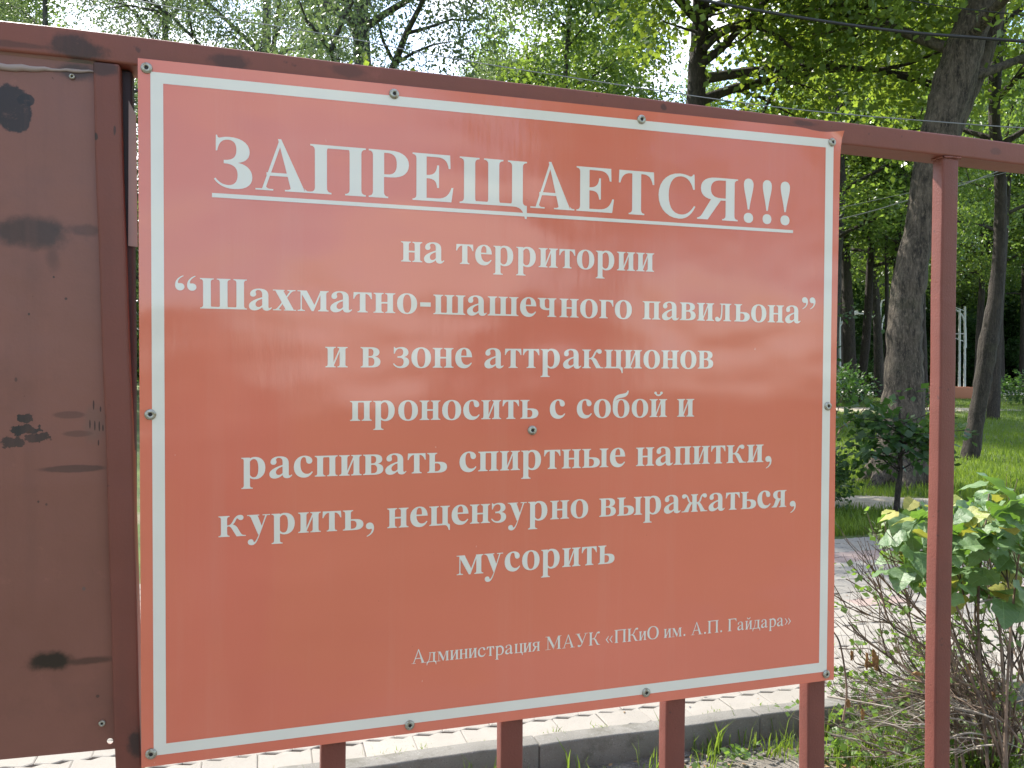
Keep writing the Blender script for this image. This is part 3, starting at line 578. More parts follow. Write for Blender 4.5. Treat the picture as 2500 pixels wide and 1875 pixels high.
# pale peeling strip in the slit between post and sign
a, b, c, d = FL(314, 245, .022), FL(326, 262, .022), FL(328, 602, .022), FL(315, 600, .022)
V = [(a[0], .022, a[1]), (b[0]+.003, .022, b[1]-.01), (c[0]+.004, .022, c[1]), (d[0]-.001, .022, d[1])]
V2 = [(x, y+.004, z) for x, y, z in V]
link('pale_strip', pymesh('pale_strip', V+V2, [(3,2,1,0), (4,5,6,7), (0,1,5,4), (1,2,6,5), (2,3,7,6), (3,0,4,7)]), M_bead, FR)

# ---------------------------------------------------------------- the sign
SG = empty('warning_sign', (P0.x, P0.y, z0-1.0), YAW)
tag(SG, 'large red sign with white Cyrillic lettering and white border screwed to the fence', 'sign')
SW, SH = 1.1702, 1.0
def sz(px, py):
    s_, z_ = FL(px, py); return s_, z_-(z0-1.0)
nx, nz_ = 78, 66
V = []; 
for j in range(nz_+1):
    for i in range(nx+1):
        u, v = i/nx, j/nz_
        x = SW*u; z = v*SH; y = 0.0
        x -= .0032*math.sin(math.pi*min(1, max(0, v)))*max(0, (u-.985)/.015)
        du, dv = (u-.985)/.015, (v-.982)/.018
        if u > .93 and v > .95:
            e = max(0, (u-.97)/.03)*max(0, (v-.975)/.025); y -= .006*e*e; z += -.004*math.sin(math.pi*min(1, (u-.93)/.07))*max(0, dv)
            x += .003*max(0, du)*max(0, (v-.955)/.045)
        V.append((x, y, z))
n1 = len(V); V += [(x, y+.003, z) for x, y, z in V]
w = nx+1
F = []
for j in range(nz_):
    for i in range(nx):
        a = j*w+i; F.append((a, a+1, a+w+1, a+w)); F.append((a+n1, a+w+n1, a+w+1+n1, a+1+n1))
E = [(j*w, (j+1)*w) for j in range(nz_)] + [((j+1)*w+nx, j*w+nx) for j in range(nz_)] + [(i+1, i) for i in range(nx)] + [(nz_*w+i, nz_*w+i+1) for i in range(nx)]
nf = len(F)
for a, b in E:
    o_ = len(V); V += [V[a], V[b], V[b+n1], V[a+n1]]; F.append((o_, o_+1, o_+2, o_+3))
me = pymesh('board', V, F); me.materials.append(M_signred); me.materials.append(M_edge)
for p in me.polygons:
    p.use_smooth = p.index < nf
    if p.index >= nf: p.material_index = 1
o = link('board', me, None, SG); 
# white border, a printed frame
o_tl, i_tl = sz(368, 175), sz(399, 204.5); o_tr, i_tr = sz(2035, 341), sz(2014.5, 360); o_bl, i_bl = sz(374.5, 1845), sz(405, 1815); o_br, i_br = sz(2017, 1639), sz(1999.5, 1618)
def frame_corner(a, b): return a
xl = (o_tl[0]+o_bl[0])/2; xli = (i_tl[0]+i_bl[0])/2; xr = (o_tr[0]+o_br[0])/2; xri = (i_tr[0]+i_br[0])/2
YF = -.0003
V = [(xl, YF, o_bl[1]), (xr, YF, o_br[1]), (xr+.001, YF, o_tr[1]), (xl, YF, o_tl[1]), (xli, YF, i_bl[1]), (xri, YF, i_br[1]), (xri+.001, YF, i_tr[1]), (xli, YF, i_tl[1])]
link('border', pymesh('border', V, [(0,1,5,4), (1,2,6,5), (2,3,7,6), (3,0,4,7)]), M_signwhite, SG)

FB, FRG = make_font(True), make_font(False)
_cache = {}
def inside(p, x, y):
    c = False
    for i in range(len(p)):
        x0, y0 = p[i]; x1, y1 = p[i-1]
        if (y0 > y) != (y1 > y) and x < (x1-x0)*(y-y0)/(y1-y0)+x0: c = not c
    return c
def glyph_tris(font, ch):
    key = (id(font), ch)
    if key in _cache: return _cache[key]
    ops = font[ch][1]; vs, fs = [], []
    for s_, p in ops:
        k0 = len(vs); fs += [(k0+i, k0+(i+1) % len(p)) for i in range(len(p))]; vs += [Vector(q_) for q_ in p]
    if not fs: _cache[key] = ([], [], 0, 0); return _cache[key]
    r = delaunay_2d_cdt(vs, fs, [], 0, 1e-4, False)
    keep = []
    for f in r[2]:
        cx = sum(r[0][i].x for i in f)/len(f); cy = sum(r[0][i].y for i in f)/len(f); ins = False
        for s_, p in ops:
            if inside(p, cx, cy): ins = s_ == '+'
        if ins: keep.append(tuple(f))
    used = {i for f in keep for i in f}
    xs = [r[0][i].x for i in used]
    _cache[key] = ([(v.x, v.y) for v in r[0]], keep, min(xs), max(xs)); return _cache[key]
def put(V, F, font, ch, fx):
    vs, fs, _, _ = glyph_tris(font, ch); o = len(V)
    for x, y in vs: V.append(fx(x, y))
    for f in fs:
        F.append(tuple(i+o for i in f))
def text_line(text, font, left, right, hpx, href, fit=None):
    # left/right: baseline points in the photograph, hpx: (bottom, top) points of a flat letter, href: that letter's height in units
    a, b = sz(*left), sz(*right); hb, ht = sz(*hpx[0]), sz(*hpx[1]); sy = (ht[1]-hb[1])/href
    fit = fit or (0, len(text)-1)
    adv = []; x = 0
    for ch in text: adv.append(x); x += font[ch][0]
    word = ''
    x0 = adv[fit[0]] + glyph_tris(font, text[fit[0]])[2]; x1 = adv[fit[1]] + glyph_tris(font, text[fit[1]])[3]
    sx = (b[0]-a[0])/(x1-x0); kk = (b[1]-a[1])/(b[0]-a[0]); V, F = [], []
    for ch, ax in zip(text + ' ', adv + [0]):
        if ch == ' ':
            o = link('lettering', pymesh('lettering', V, F), M_signwhite, SG); o['label'] = 'white printed word reading ' + word
            V, F = [], []; word = ''; continue
        word += ch
        put(V, F, font, ch, lambda gx, gy, ax=ax: (a[0] + (ax+gx-x0)*sx, YF-.0001, a[1] + (ax+gx-x0)*sx*kk + gy*sy))
    return sx, sy
# headline, every letter set to its measured place
H = [('З', 522.3, 616), ('А', 623.6, 757.5), ('П', 757.5, 893), ('Р', 900, 998), ('Е', 1007, 1106.6), ('Щ', 1122, 1286), ('А', 1294.5, 1402), ('Е', 1407, 1498.6), ('Т', 1510, 1596.6), ('С', 1607, 1697), ('Я', 1701.5, 1800.7), ('!', 1815, 1838.4), ('!', 1861, 1883), ('!', 1904.6, 1927.2)]
V, F = [], []
hb, ht = sz(757, 471.4), sz(757, 354); hb2, ht2 = sz(1800, 540.5), sz(1800, 436)
for ch, xa, xb in H:
    by = lambda x: 456.3 + (x-530)*(540.5-456.3)/1270
    A, B = sz(xa, by(xa)), sz(xb, by(xb)); g = glyph_tris(FB, ch)
    sx = (B[0]-A[0])/(g[3]-g[2]); kk = (B[1]-A[1])/(B[0]-A[0]); sy = ((ht[1]-hb[1])+(ht2[1]-hb2[1]))/2/662
    put(V, F, FB, ch, lambda gx, gy: (A[0]+(gx-g[2])*sx, YF-.0001, A[1]+(gx-g[2])*sx*kk+gy*sy))
o = link('lettering', pymesh('lettering', V, F), M_signwhite, SG); o['label'] = 'white headline print reading ЗАПРЕЩАЕТСЯ!!!'
pts = [sz(517.6, 471), sz(1935.6, 562), sz(1935.6, 569.3), sz(517.6, 481.5)]
link('underline', pymesh('underline', [(x, YF-.0002, z) for x, z in pts], [(3, 2, 1, 0)]), M_signwhite, SG)
print(text_line('на территории', FB, (979, 638.3), (1596.5, 663.6), ((979, 638.3), (979, 589)), 461))
print(text_line('“Шахматно-шашечного павильона”', FB, (488.7, 753), (1954, 788.6), ((488.7, 753), (488.7, 678.8)), 662, (1, 28)))
print(text_line('и в зоне аттракционов', FB, (794.3, 896.7), (1740.8, 900), ((794.3, 896.7), (794.3, 846.6)), 461))
print(text_line('проносить с собой и', FB, (854.5, 1027.7), (1694.4, 1016.9), ((854.5, 1027.7), (854.5, 978.9)), 461))
print(text_line('распивать спиртные напитки,', FB, (589, 1169.5), (1863.3, 1127.8), ((762, 1164), (762, 1113.4)), 461, (0, 25)))
print(text_line('курить, нецензурно выражаться,', FB, (533.4, 1311.6), (1919.3, 1237.3), ((533.4, 1311.6), (533.4, 1260.7)), 461, (0, 28)))
print(text_line('мусорить', FB, (1114.5, 1404.4), (1500, 1374.8), ((1114.5, 1404.4), (1114.5, 1357)), 461))
print(text_line('Администрация МАУК «ПКиО им. А.П. Гайдара»', FRG, (1004.8, 1620.8), (1912, 1527.4), ((1022, 1619), (1022, 1584.6)), 674, (0, 40)))
# rivets
rm = None
def rivet_mesh():
    r = .0078; prof = [(r, 0), (r*1.0, -.0012), (r*.9, -.0024), (r*.62, -.0034), (r*.38, -.0036), (r*.34, -.0026)]
    n = 20; V, F = [], []
    for rr, y in prof:
        for i in range(n):
            a = 2*math.pi*i/n; V.append((rr*math.cos(a), y, rr*math.sin(a)))
    for j in range(len(prof)-1):
        for i in range(n): F.append((j*n+i, j*n+(i+1) % n, (j+1)*n+(i+1) % n, (j+1)*n+i))
    hm = pymesh('hole', [(r*.345*math.cos(2*math.pi*i/n), -.0026, r*.345*math.sin(2*math.pi*i/n)) for i in range(n)], [tuple(range(n))])
    return pymesh('rivet', V, F, True), hm
rme, hme = rivet_mesh()
for px_, py_ in [(358, 166.4), (962, 229.6), (1565.5, 292), (2031, 347.3), (367, 1012), (2020.5, 991.7), (1299, 1050.5), (369, 1840), (1000, 1770), (1577, 1690.5), (2016.6, 1645.5)]:
    x, z = sz(px_, py_)
    o = link('rivet', rme, M_rivet, SG, (x, -.0002, z)); o.rotation_euler = (random.Random(px_).uniform(-.06, .06), random.Random(px_).uniform(0, 6), random.Random(px_+1).uniform(-.06, .06))
    link('rivet_hole', hme, M_hole, o)
# ---------------------------------------------------------------- ground
ZP = .10                                                  # top of pavement and kerb above the soil
kA, kB = G(1278, 1826, ZP), G(1966, 1735, ZP)             # two points on the kerb's upper front edge
KD = Vector((kB.x-kA.x, kB.y-kA.y, 0)).normalized(); KN = Vector((-KD.y, KD.x, 0))   # along the kerb / away from the camera
KANG = math.atan2(KD.y, KD.x)
def K(a, b, z=0.0):                                       # a along the kerb from kA, b beyond its front edge
    p = Vector((kA.x, kA.y, 0)) + KD*a + KN*b; return Vector((p.x, p.y, z))
def grid_sheet(name, x0, x1, y0, y1, nx, ny, fz, mat, kind='structure'):
    xs = np.linspace(x0, x1, nx); ys = np.linspace(y0, y1, ny); X, Y = np.meshgrid(xs, ys); Z = fz(X, Y)
    V = np.stack([X, Y, Z], -1).reshape(-1, 3); i = np.arange((nx-1)*(ny-1)); r = i//(nx-1); c = i % (nx-1); a = r*nx+c
    F = np.stack([a, a+1, a+nx+1, a+nx], -1)
    o = link(name, npmesh(name, V, F), mat); tag(o, kind=kind); return o
def lowfreq(X, Y, a=1.0): return a*(np.sin(X*1.3+Y*.7)*.5 + np.sin(X*.6-Y*1.1+1)*.5 + .3*np.sin(X*3.1+Y*2.3))
_pe = G(2120, 1303, ZP); PAVE_END = (_pe.x-kA.x)*KN.x + (_pe.y-kA.y)*KN.y                                          # width of the pavement beyond the kerb front
def kb(X, Y): return (X-kA.x)*KN.x + (Y-kA.y)*KN.y
def lawn_z(X, Y):
    b = kb(X, Y); return np.where(b > PAVE_END-.2, .07 + .03*np.clip((b-PAVE_END)/1.5, 0, 1) + .018*lowfreq(X, Y), -.12)
grid_sheet('ground', -500, 500, -500, 600, 60, 60, lambda X, Y: -.16 + 0*X, M_lawn)
grid_sheet('lawn', -40, 70, 2, 90, 340, 270, lambda X, Y: lawn_z(X, Y), M_lawn)
grid_sheet('soil', -9, 14, -1.5, 6.8, 300, 150, lambda X, Y: np.where(kb(X, Y) < .06, .006*lowfreq(X*4, Y*4) + .004*lowfreq(X*13, Y*11) - .01 , -.25), M_soil)
grid_sheet('lawn_behind', -60, 60, -60, -1.4, 80, 60, lambda X, Y: -.02 + 0*X, M_lawn)
# kerb
KB = empty('kerb', K(0, 0, 0)); tag(KB, 'grey concrete kerb of long stones edging the pale paved walk', 'kerb'); KB.rotation_euler = (0, 0, KANG)
joint = K(0, 0); g = G(1842, 1740, ZP); ja = (Vector((g.x, g.y, 0)) - Vector((kA.x, kA.y, 0))).dot(KD)
for i in range(-6, 14):
    me = bevel_box('kerb_stone', 0, .9975, 0, .088, -.12, ZP+.004, .008, 2, 12, .0015, 40+i)
    o = link('kerb_stone', me, M_kerb, KB, (ja+i-1+.004, .0015*(i % 3), .0015*((i*7) % 3)))
# pavement: base, interlocking stones with stepped edges
PV = grid_sheet('pavement', -1, 1, -1, 1, 2, 2, lambda X, Y: 0*X + ZP-.026, M_joint)
me = PV.data
for v, (a, b) in zip(me.vertices, ((-7, .08), (13, .08), (-7, PAVE_END), (13, PAVE_END))): v.co = K(a, b, ZP-.026)
LP, RP_, GAP = .20, .150, .007
def edge(a):                                             # sawtooth edge, two teeth per stone
    t = (a/.1) % 1.0; return (-.0105 + .021*(1 - t/.62)) if t < .62 else (-.0105 + .021*(t-.62)/.38)
def paver_mesh(seed):
    rn = random.Random(seed); g2 = GAP/2
    xs = [.0007, .062, .1, .162, .1993]
    ext = lambda x: edge(min(max(x, 0), .1999))
    lo = [(x, ext(x)+g2) for x in xs]; hi = [(x, ext(x)+RP_-g2) for x in reversed(xs)]
    P = lo+hi; n = len(P); cx = .1; cy = RP_/2; bev = .003
    V = [(x, y, -.04) for x, y in P] + [(x, y, -bev) for x, y in P]
    V += [(cx+(x-cx)*(1-bev*1.6/.1), cy+(y-cy)*(1-bev*1.6/.075), 0) for x, y in P]
    F = [(i, (i+1) % n, n+(i+1) % n, n+i) for i in range(n)] + [(n+i, n+(i+1) % n, 2*n+(i+1) % n, 2*n+i) for i in range(n)] + [tuple(range(2*n, 3*n))]
    return V, F
pm = []
V0, F0 = paver_mesh(0)
for mt in (M_paver, M_paver2):
    me = pymesh('paver', V0, F0); me.materials.append(mt); pm.append(me)
sign_bottom = lambda px: 1875 - (px-345)*.1284
cand = []
rows = int((PAVE_END-.07)/RP_)
for r in range(rows):
    for c in range(-34, 62):
        a = c*LP + (.1 if r % 2 else 0) + .03*math.sin(r*1.7); b = .076 + r*RP_
        P = K(a+.1, b+.07, ZP); px, py, d = px_of(P)
        vis = (-20 < px < 2520 and py < 1930) and ((px > 2020) or (py > sign_bottom(px)-6))
        cand.append((0 if vis else 1, d, a, b, r, c))
cand.sort()
rn = random.Random(5)
rest = MB(); restp = MB(); n = 0
def pink(r, c): return r == 8 and (c % 3 != 0) or r in (15, 16)
for hid, d, a, b, r, c in cand:
    dz = rn.uniform(-.0018, .0022); rz = rn.uniform(-.006, .006)
    loc = K(a, b, ZP+dz); is_pink = pink(r, c)
    if n < 300 and not hid:
        o = link('paver', pm[1 if is_pink else 0], None, PV, loc); o.rotation_euler = (rn.uniform(-.006, .006), rn.uniform(-.006, .006), KANG+rz); n += 1
    else:
        ca, sa_ = math.cos(KANG+rz), math.sin(KANG+rz)
        (restp if is_pink else rest).add([(loc.x + x*ca - y*sa_, loc.y + x*sa_ + y*ca, loc.z+z) for x, y, z in V0], F0)
o = rest.build('pavers', M_paver, PV, False); o['kind'] = 'stuff'
o = restp.build('pink_pavers', M_paver2, PV, False); o['kind'] = 'stuff'
# far path and the trodden patch of earth
def strip(name, pts, mat, z):
    V = [(p.x, p.y, z) for p in pts]; o = link(name, pymesh(name, V, [tuple(range(len(V)))]), mat); tag(o, kind='structure'); return o
a, b, c_, d = G(1500, 966, .13), G(2560, 966, .13), G(2560, 953, .13), G(1500, 953, .13)
strip('park_path', [a, b, c_, d], M_path, .16)
def patch(name, cx, cy, rx, ry, rot, mat, z, seed):
    rn = random.Random(seed); ph = [rn.uniform(0, 6.28) for _ in range(4)]; V = [(cx, cy, z+.02)]; n = 48
    for i in range(n):
        t = 2*math.pi*i/n; k_ = 1 + .16*math.sin(2*t+ph[0]) + .12*math.sin(3*t+ph[1]) + .08*math.sin(7*t+ph[2]); x, y = rx*k_*math.cos(t), ry*k_*math.sin(t)
        V.append((cx + x*math.cos(rot)-y*math.sin(rot), cy + x*math.sin(rot)+y*math.cos(rot), z-.03))
    for i in range(n):
        t = 2*math.pi*i/n
    F = [(0, 1+i, 1+(i+1) % n) for i in range(n)]
    o = link(name, pymesh(name, V, F, True), mat); tag(o, kind='structure')
p = G(2165, 1228, ZP); patch('bare_earth', p.x, p.y, 1.25, .55, -.1, M_dirt, .125, 3)
p = G(2110, 1000, ZP); patch('trodden_earth', p.x, p.y, 5.0, 2.2, .1, M_dirt, .13, 4)

# ---------------------------------------------------------------- grass
def blades(name, n, pos, hmin, hmax, width, mat, seed, curve=.5):
    r = np.random.RandomState(seed); P = pos(r, n); n = len(P); P[:, 2] -= .004
    h = r.uniform(hmin, hmax, n)*(.6+.4*r.rand(n)); th = r.uniform(0, 2*np.pi, n); ph = r.uniform(0, 2*np.pi, n)
    w = width*r.uniform(.6, 1.3, n); t = np.stack([np.cos(th), np.sin(th), 0*th], -1)*w[:, None]/2
    ben = np.stack([np.cos(ph), np.sin(ph), 0*ph], -1)*(h*curve*r.uniform(.1, 1, n))[:, None]
    up = np.zeros((n, 3)); up[:, 2] = 1
    mid = P + up*(h*.6)[:, None] + ben*.35; tip = P + up*(h*.95)[:, None] + ben
    V = np.stack([P-t, P+t, mid+t*.8, mid-t*.8, tip+t*.12, tip-t*.12], 1).reshape(-1, 3)
    i = np.arange(n)*6; F = np.concatenate([np.stack([i, i+1, i+2, i+3], -1), np.stack([i+3, i+2, i+4, i+5], -1)])
    o = link(name, npmesh(name, V, F, False), mat); tag(o, kind='stuff'); return o
def lawn_pos(r, n):
    # thinning with distance, inside the wedge that shows to the right of the sign
    y = 7.0 + 38*r.rand(n)**1.9; x = y*r.uniform(.05, .78, n)
    k_ = kb(x, y) > PAVE_END+.02
    x, y = x[k_], y[k_]
    q = lambda cx, cy, rx, ry: ((x-cx)/rx)**2 + ((y-cy)/ry)**2 > r.uniform(.5, 1.2, len(x))
    c1 = G(2165, 1228, ZP); c2 = G(2110, 1000, ZP); k_ = q(c1.x, c1.y, 1.2, .5) & q(c2.x, c2.y, 4.5, 2)
    x, y = x[k_], y[k_]
    return np.stack([x, y, lawn_z(x, y)-.005], -1)
blades('grass', 165000, lawn_pos, .06, .17, .011, M_grass, 1)
def clumps(r, n, centers, rad, zf=lambda x, y: 0*x):
    c = np.array(centers); i = r.randint(0, len(c), n); P = np.zeros((n, 3)); P[:, :2] = c[i] + r.normal(0, rad, (n, 2)); P[:, 2] = zf(P[:, 0], P[:, 1]); return P
rr = np.random.RandomState(8)
cs = []
for _ in range(34):
    a, b = rr.uniform(-1.2, 3.2), -abs(rr.normal(0, .32))-.05
    p = K(a, b); cs.append((p.x, p.y))
blades('weed_grass', 1100, lambda r, n: clumps(r, n, cs, .035), .03, .12, .0055, M_grass, 2, .7)
cs2 = [tuple(K(rr.uniform(-1, 4), -.03-abs(rr.normal(0, .02)))[:2]) for _ in range(40)]
blades('kerbside_grass', 200, lambda r, n: clumps(r, n, cs2, .02), .07, .2, .007, M_grass, 3, .6)
cs3 = [tuple(K(a, .094)[:2]) for a in [rr.uniform(-1.5, 4) for _ in range(22)]]
blades('joint_grass', 500, lambda r, n: clumps(r, n, cs3, .022, lambda x, y: 0*x+ZP-.01), .012, .045, .004, M_grass, 4, .8)
cs4 = [tuple(G(rr.uniform(2050, 2500), rr.uniform(1790, 1890), 0)[:2]) for _ in range(46)]
blades('shrub_grass', 1500, lambda r, n: clumps(r, n, cs4, .05), .03, .11, .006, M_grass, 5, .7)
# ---------------------------------------------------------------- foliage
def leaf_quads(P, D, size, r, wide=.62, up=.35, jit=.35):
    # one folded leaf per point P with axis D
    n = len(P); D = D/np.linalg.norm(D, axis=1, keepdims=True)
    N = r.normal(0, 1, (n, 3)); N[:, 2] += up*3
    Sd = np.cross(D, N); Sd /= np.linalg.norm(Sd, axis=1, keepdims=True)+1e-9; N = np.cross(Sd, D)
    L = size*r.uniform(1-jit, 1+jit, n)[:, None]
    c = P + D*L*.45
    V = np.stack([P, c+Sd*L*wide*.5+N*L*.06, P+D*L, c-Sd*L*wide*.5+N*L*.06], 1).reshape(-1, 3)
    i = np.arange(n)*4; return V, np.stack([i, i+1, i+2, i+3], -1)
def sprays(O, Dm, n_leaf, length, size, r, droop=.3, spread=.5, wide=.62, up=.35):
    # twigs at O growing along Dm, leaves set along each
    n = len(O); Dm = Dm/np.linalg.norm(Dm, axis=1, keepdims=True)
    L = length*r.uniform(.5, 1.3, n)
    t = (np.arange(n_leaf)+.5)/n_leaf; t = t[None, :]*np.ones((n, 1)) + r.uniform(-.08, .08, (n, n_leaf))
    P = O[:, None, :] + Dm[:, None, :]*(t*L[:, None])[..., None]
    P[..., 2] -= droop*(t**2)*L[:, None]
    side = r.normal(0, 1, (n, n_leaf, 3)); D = Dm[:, None, :]*.7 + side*spread; D[..., 2] -= droop*t*1.2
    P = P + side*size*.35
    return leaf_quads(P.reshape(-1, 3), D.reshape(-1, 3), size, r, wide, up)
def grow(trunk, rad, nb, blen, z_from, r, nsub=5, updir=.5, sides=9, br=.35, az=None, droop=0.0, crook=.18):
    # limbs along the trunk; returns wood mesh arrays and twig origins/directions
    rn = random.Random(int(r.randint(1e6))); mb = MB(); T = arc(trunk, 5); n = len(T)
    Rr = np.interp(np.linspace(0, 1, n), np.linspace(0, 1, len(rad)), rad)
    mb.tube(T, list(Rr), max(sides, 9), seed=rn.randint(0, 999), lump=.07)
    O, Dd = [], []
    cz = [i for i, p in enumerate(T) if p.z > z_from] or [n-2]
    for k in range(nb):
        i = cz[int(len(cz)*((k+rn.random())/nb)*.98)]; p = T[i]; f = (p.z-z_from)/(T[-1].z-z_from+1e-6)
        a = k*2.4 + rn.uniform(-.5, .5) if az is None else rn.choice(az)+rn.uniform(-.5, .5)
        L = blen*(1-.55*f)*rn.uniform(.7, 1.15); d = Vector((math.cos(a), math.sin(a), updir*rn.uniform(.5, 1.4) + .5*f)).normalized()
        pts = [p.copy()]; q = p.copy(); seg = 6
        for j in range(seg):
            d = (d + Vector((rn.uniform(-1, 1), rn.uniform(-1, 1), rn.uniform(-.7, .7)))*crook + Vector((0, 0, -droop*j/seg))).normalized(); q = q + d*L/seg; pts.append(q.copy())
        r0 = min(Rr[i]*.6, .02+br*.05*L); mb.tube(pts, [r0*(1-.85*j/seg) for j in range(seg+1)], 6)
        for s in range(nsub):
            j = rn.randint(1, seg-1); b = pts[j]; dd = (pts[j+1]-pts[j]).normalized()
            e = (dd*.6 + Vector((rn.uniform(-1, 1), rn.uniform(-1, 1), rn.uniform(-.5, .8)))*.8).normalized(); SL = L*rn.uniform(.25, .5)
            sp = [b + e*SL*t_ + Vector((0, 0, -droop*.6*SL*t_*t_)) + Vector((rn.uniform(-1, 1), rn.uniform(-1, 1), rn.uniform(-1, 1)))*.04*SL for t_ in (0, .33, .66, 1)]
            sp[0] = b; mb.tube(sp, [r0*.4, r0*.3, r0*.2, r0*.08], 5)
            for _ in range(6):
                t_ = rn.uniform(.2, 1); P = sp[0].lerp(sp[-1], t_); O.append(P); Dd.append((e + Vector((rn.uniform(-1, 1), rn.uniform(-1, 1), rn.uniform(-.6, .6)))).normalized())
        for _ in range(6):
            t_ = rn.uniform(.35, 1); j = min(int(t_*seg), seg-1); O.append(pts[j].lerp(pts[j+1], rn.random())); Dd.append((d + Vector((rn.uniform(-1, 1), rn.uniform(-1, 1), rn.uniform(-.6, .6)))).normalized())
    return mb, np.array([tuple(o) for o in O]), np.array([tuple(o) for o in Dd])
def tree(name, label, cat, loc, trunk, rad, nb, blen, z_from, wood_mat, lmat, leaves, seed, group=None, clear=0, **k):
    # leaves = (twigs per origin, leaves per twig, twig length, leaf size, jitter)
    r = np.random.RandomState(seed); lk = {x: k.pop(x) for x in list(k) if x in ('wide', 'spread', 'ldroop', 'up')}
    root = empty(name, loc); tag(root, label, cat, group)
    mb, O, D = grow([Vector(p) for p in trunk], rad, nb, blen, z_from, r, **k)
    mb.build('trunk', wood_mat, root)
    m_, nl, tl, ls, jt = leaves
    O2 = np.repeat(O, m_, 0) + r.normal(0, jt, (len(O)*m_, 3)); D2 = np.repeat(D, m_, 0) + r.normal(0, .6, (len(O)*m_, 3))
    if clear:                                            # a lane of open air on the near side of the trunk
        tz = np.array([p[2] for p in trunk]); tx = np.interp(O2[:, 2], tz, np.array([p[0] for p in trunk])); ux, uy = loc[0], loc[1]; L_ = math.hypot(ux, uy)
        side = (O2[:, 0]-tx)*uy/L_ - O2[:, 1]*ux/L_; fr = (O2[:, 0]-tx)*ux/L_ + O2[:, 1]*uy/L_
        kk_ = (np.abs(side) > clear) | (fr > .3) | (r.rand(len(O2)) < .12); O2, D2 = O2[kk_], D2[kk_]
    V, F = sprays(O2, D2, nl, tl, ls, r, lk.get('ldroop', .4), lk.get('spread', .5), lk.get('wide', .7), lk.get('up', .35))
    link('crown', npmesh('crown', V, F, False), lmat, root)
    return root
def copy_tree(src, loc, rz, sc, label, group=None):
    c = src.copy(); COL.objects.link(c); c.location = loc; c.rotation_euler = (0, 0, rz); c.scale = (sc[0], sc[0], sc[1])
    c['label'] = label
    if group: c['group'] = group
    elif 'group' in c: del c['group']
    for ch in list(src.children):
        d = ch.copy(); COL.objects.link(d); d.parent = c
    return c
def rel(base, pts): return [Vector(p)-Vector(base) for p in pts]
# --- the thick leaning elm right of the sign, forked high up
e0 = G(2192, 1185, ZP); yE = e0.y
def E(px, py, dy=0): return AT(px, py, yE+dy)
base = (e0.x, e0.y, .05)
axis = [Vector((e0.x+.02, e0.y, .02)), E(2200, 1080), E(2205, 950), E(2207, 850), E(2210, 760), E(2217, 700), E(2230, 620), E(2249, 540), E(2270, 430), E(2297, 310), E(2325, 210), E(2355, 110), E(2392, 10), E(2430, -140), E(2455, -330), E(2470, -600), E(2440, -900)]
k1 = yE/FPX/2
wid = [150, 118, 96, 84, 80, 79, 74, 70, 82, 92, 96, 88, 74, 62, 50, 34, 14]
ELM = tree('elm_tree', 'thick rough barked tree leaning right between sign and right baluster', 'tree', base, rel(base, axis), [w_*k1 for w_ in wid], 13, 3.4, 5.2, M_bark, M_leaf_maple, (7, 6, .5, .095, .3), 11, updir=.35, nsub=6, wide=.6, up=.5)
mb = MB()
fk = arc(rel(base, [E(2262, 470), E(2310, 350, .15), E(2355, 240, .25), E(2400, 140, .3), E(2432, 40, .3), E(2450, -120, .3), E(2490, -400, .2)]), 5)
mb.tube(fk, list(np.interp(np.linspace(0, 1, len(fk)), [0, .5, 1], [62*k1, 44*k1, 20*k1])), 12, seed=4, lump=.08)
mb.build('limb', M_bark, ELM)
for a_, l_ in ((.3, .75), (1.3, .5), (2.5, .6), (3.7, .7), (4.6, .55), (5.5, .8)):
    d = Vector((math.cos(a_), math.sin(a_), 0)); mb = MB(); mb.tube([Vector((0, 0, .5)) + d*.12, Vector((0, 0, .22)) + d*.30, Vector((0, 0, .06)) + d*.42*l_/.6, Vector((0, 0, -.03)) + d*l_], [.14, .12, .08, .04], 9, seed=3, lump=.1); mb.build('root', M_bark, ELM)
# --- second leaning tree at the right, dark and straight above
f0 = G(2368, 1122, ZP); y2 = f0.y
Q = lambda px, py: AT(px, py, y2)
base = (f0.x, f0.y, .05); k1 = y2/FPX/2
axis = [f0, Q(2378, 1050), Q(2391, 980), Q(2402, 910), Q(2414, 830), Q(2428, 740), Q(2438, 640), Q(2443, 520), Q(2440, 400), Q(2428, 300), Q(2430, 180), Q(2440, 60), Q(2436, -80), Q(2430, -300), Q(2436, -600)]
tree('dark_tree', 'dark slender tree with bent lower trunk right of the right baluster', 'tree', base, rel(base, axis), [46*k1, 38*k1, 38*k1, 40*k1, 44*k1, 36*k1, 30*k1, 28*k1, 26*k1, 26*k1, 30*k1, 28*k1, 24*k1, 16*k1, 6*k1], 11, 3.2, 5.0, M_bark2, M_leaf_forest, (5, 6, .5, .09, .3), 12, nsub=5, clear=.42)
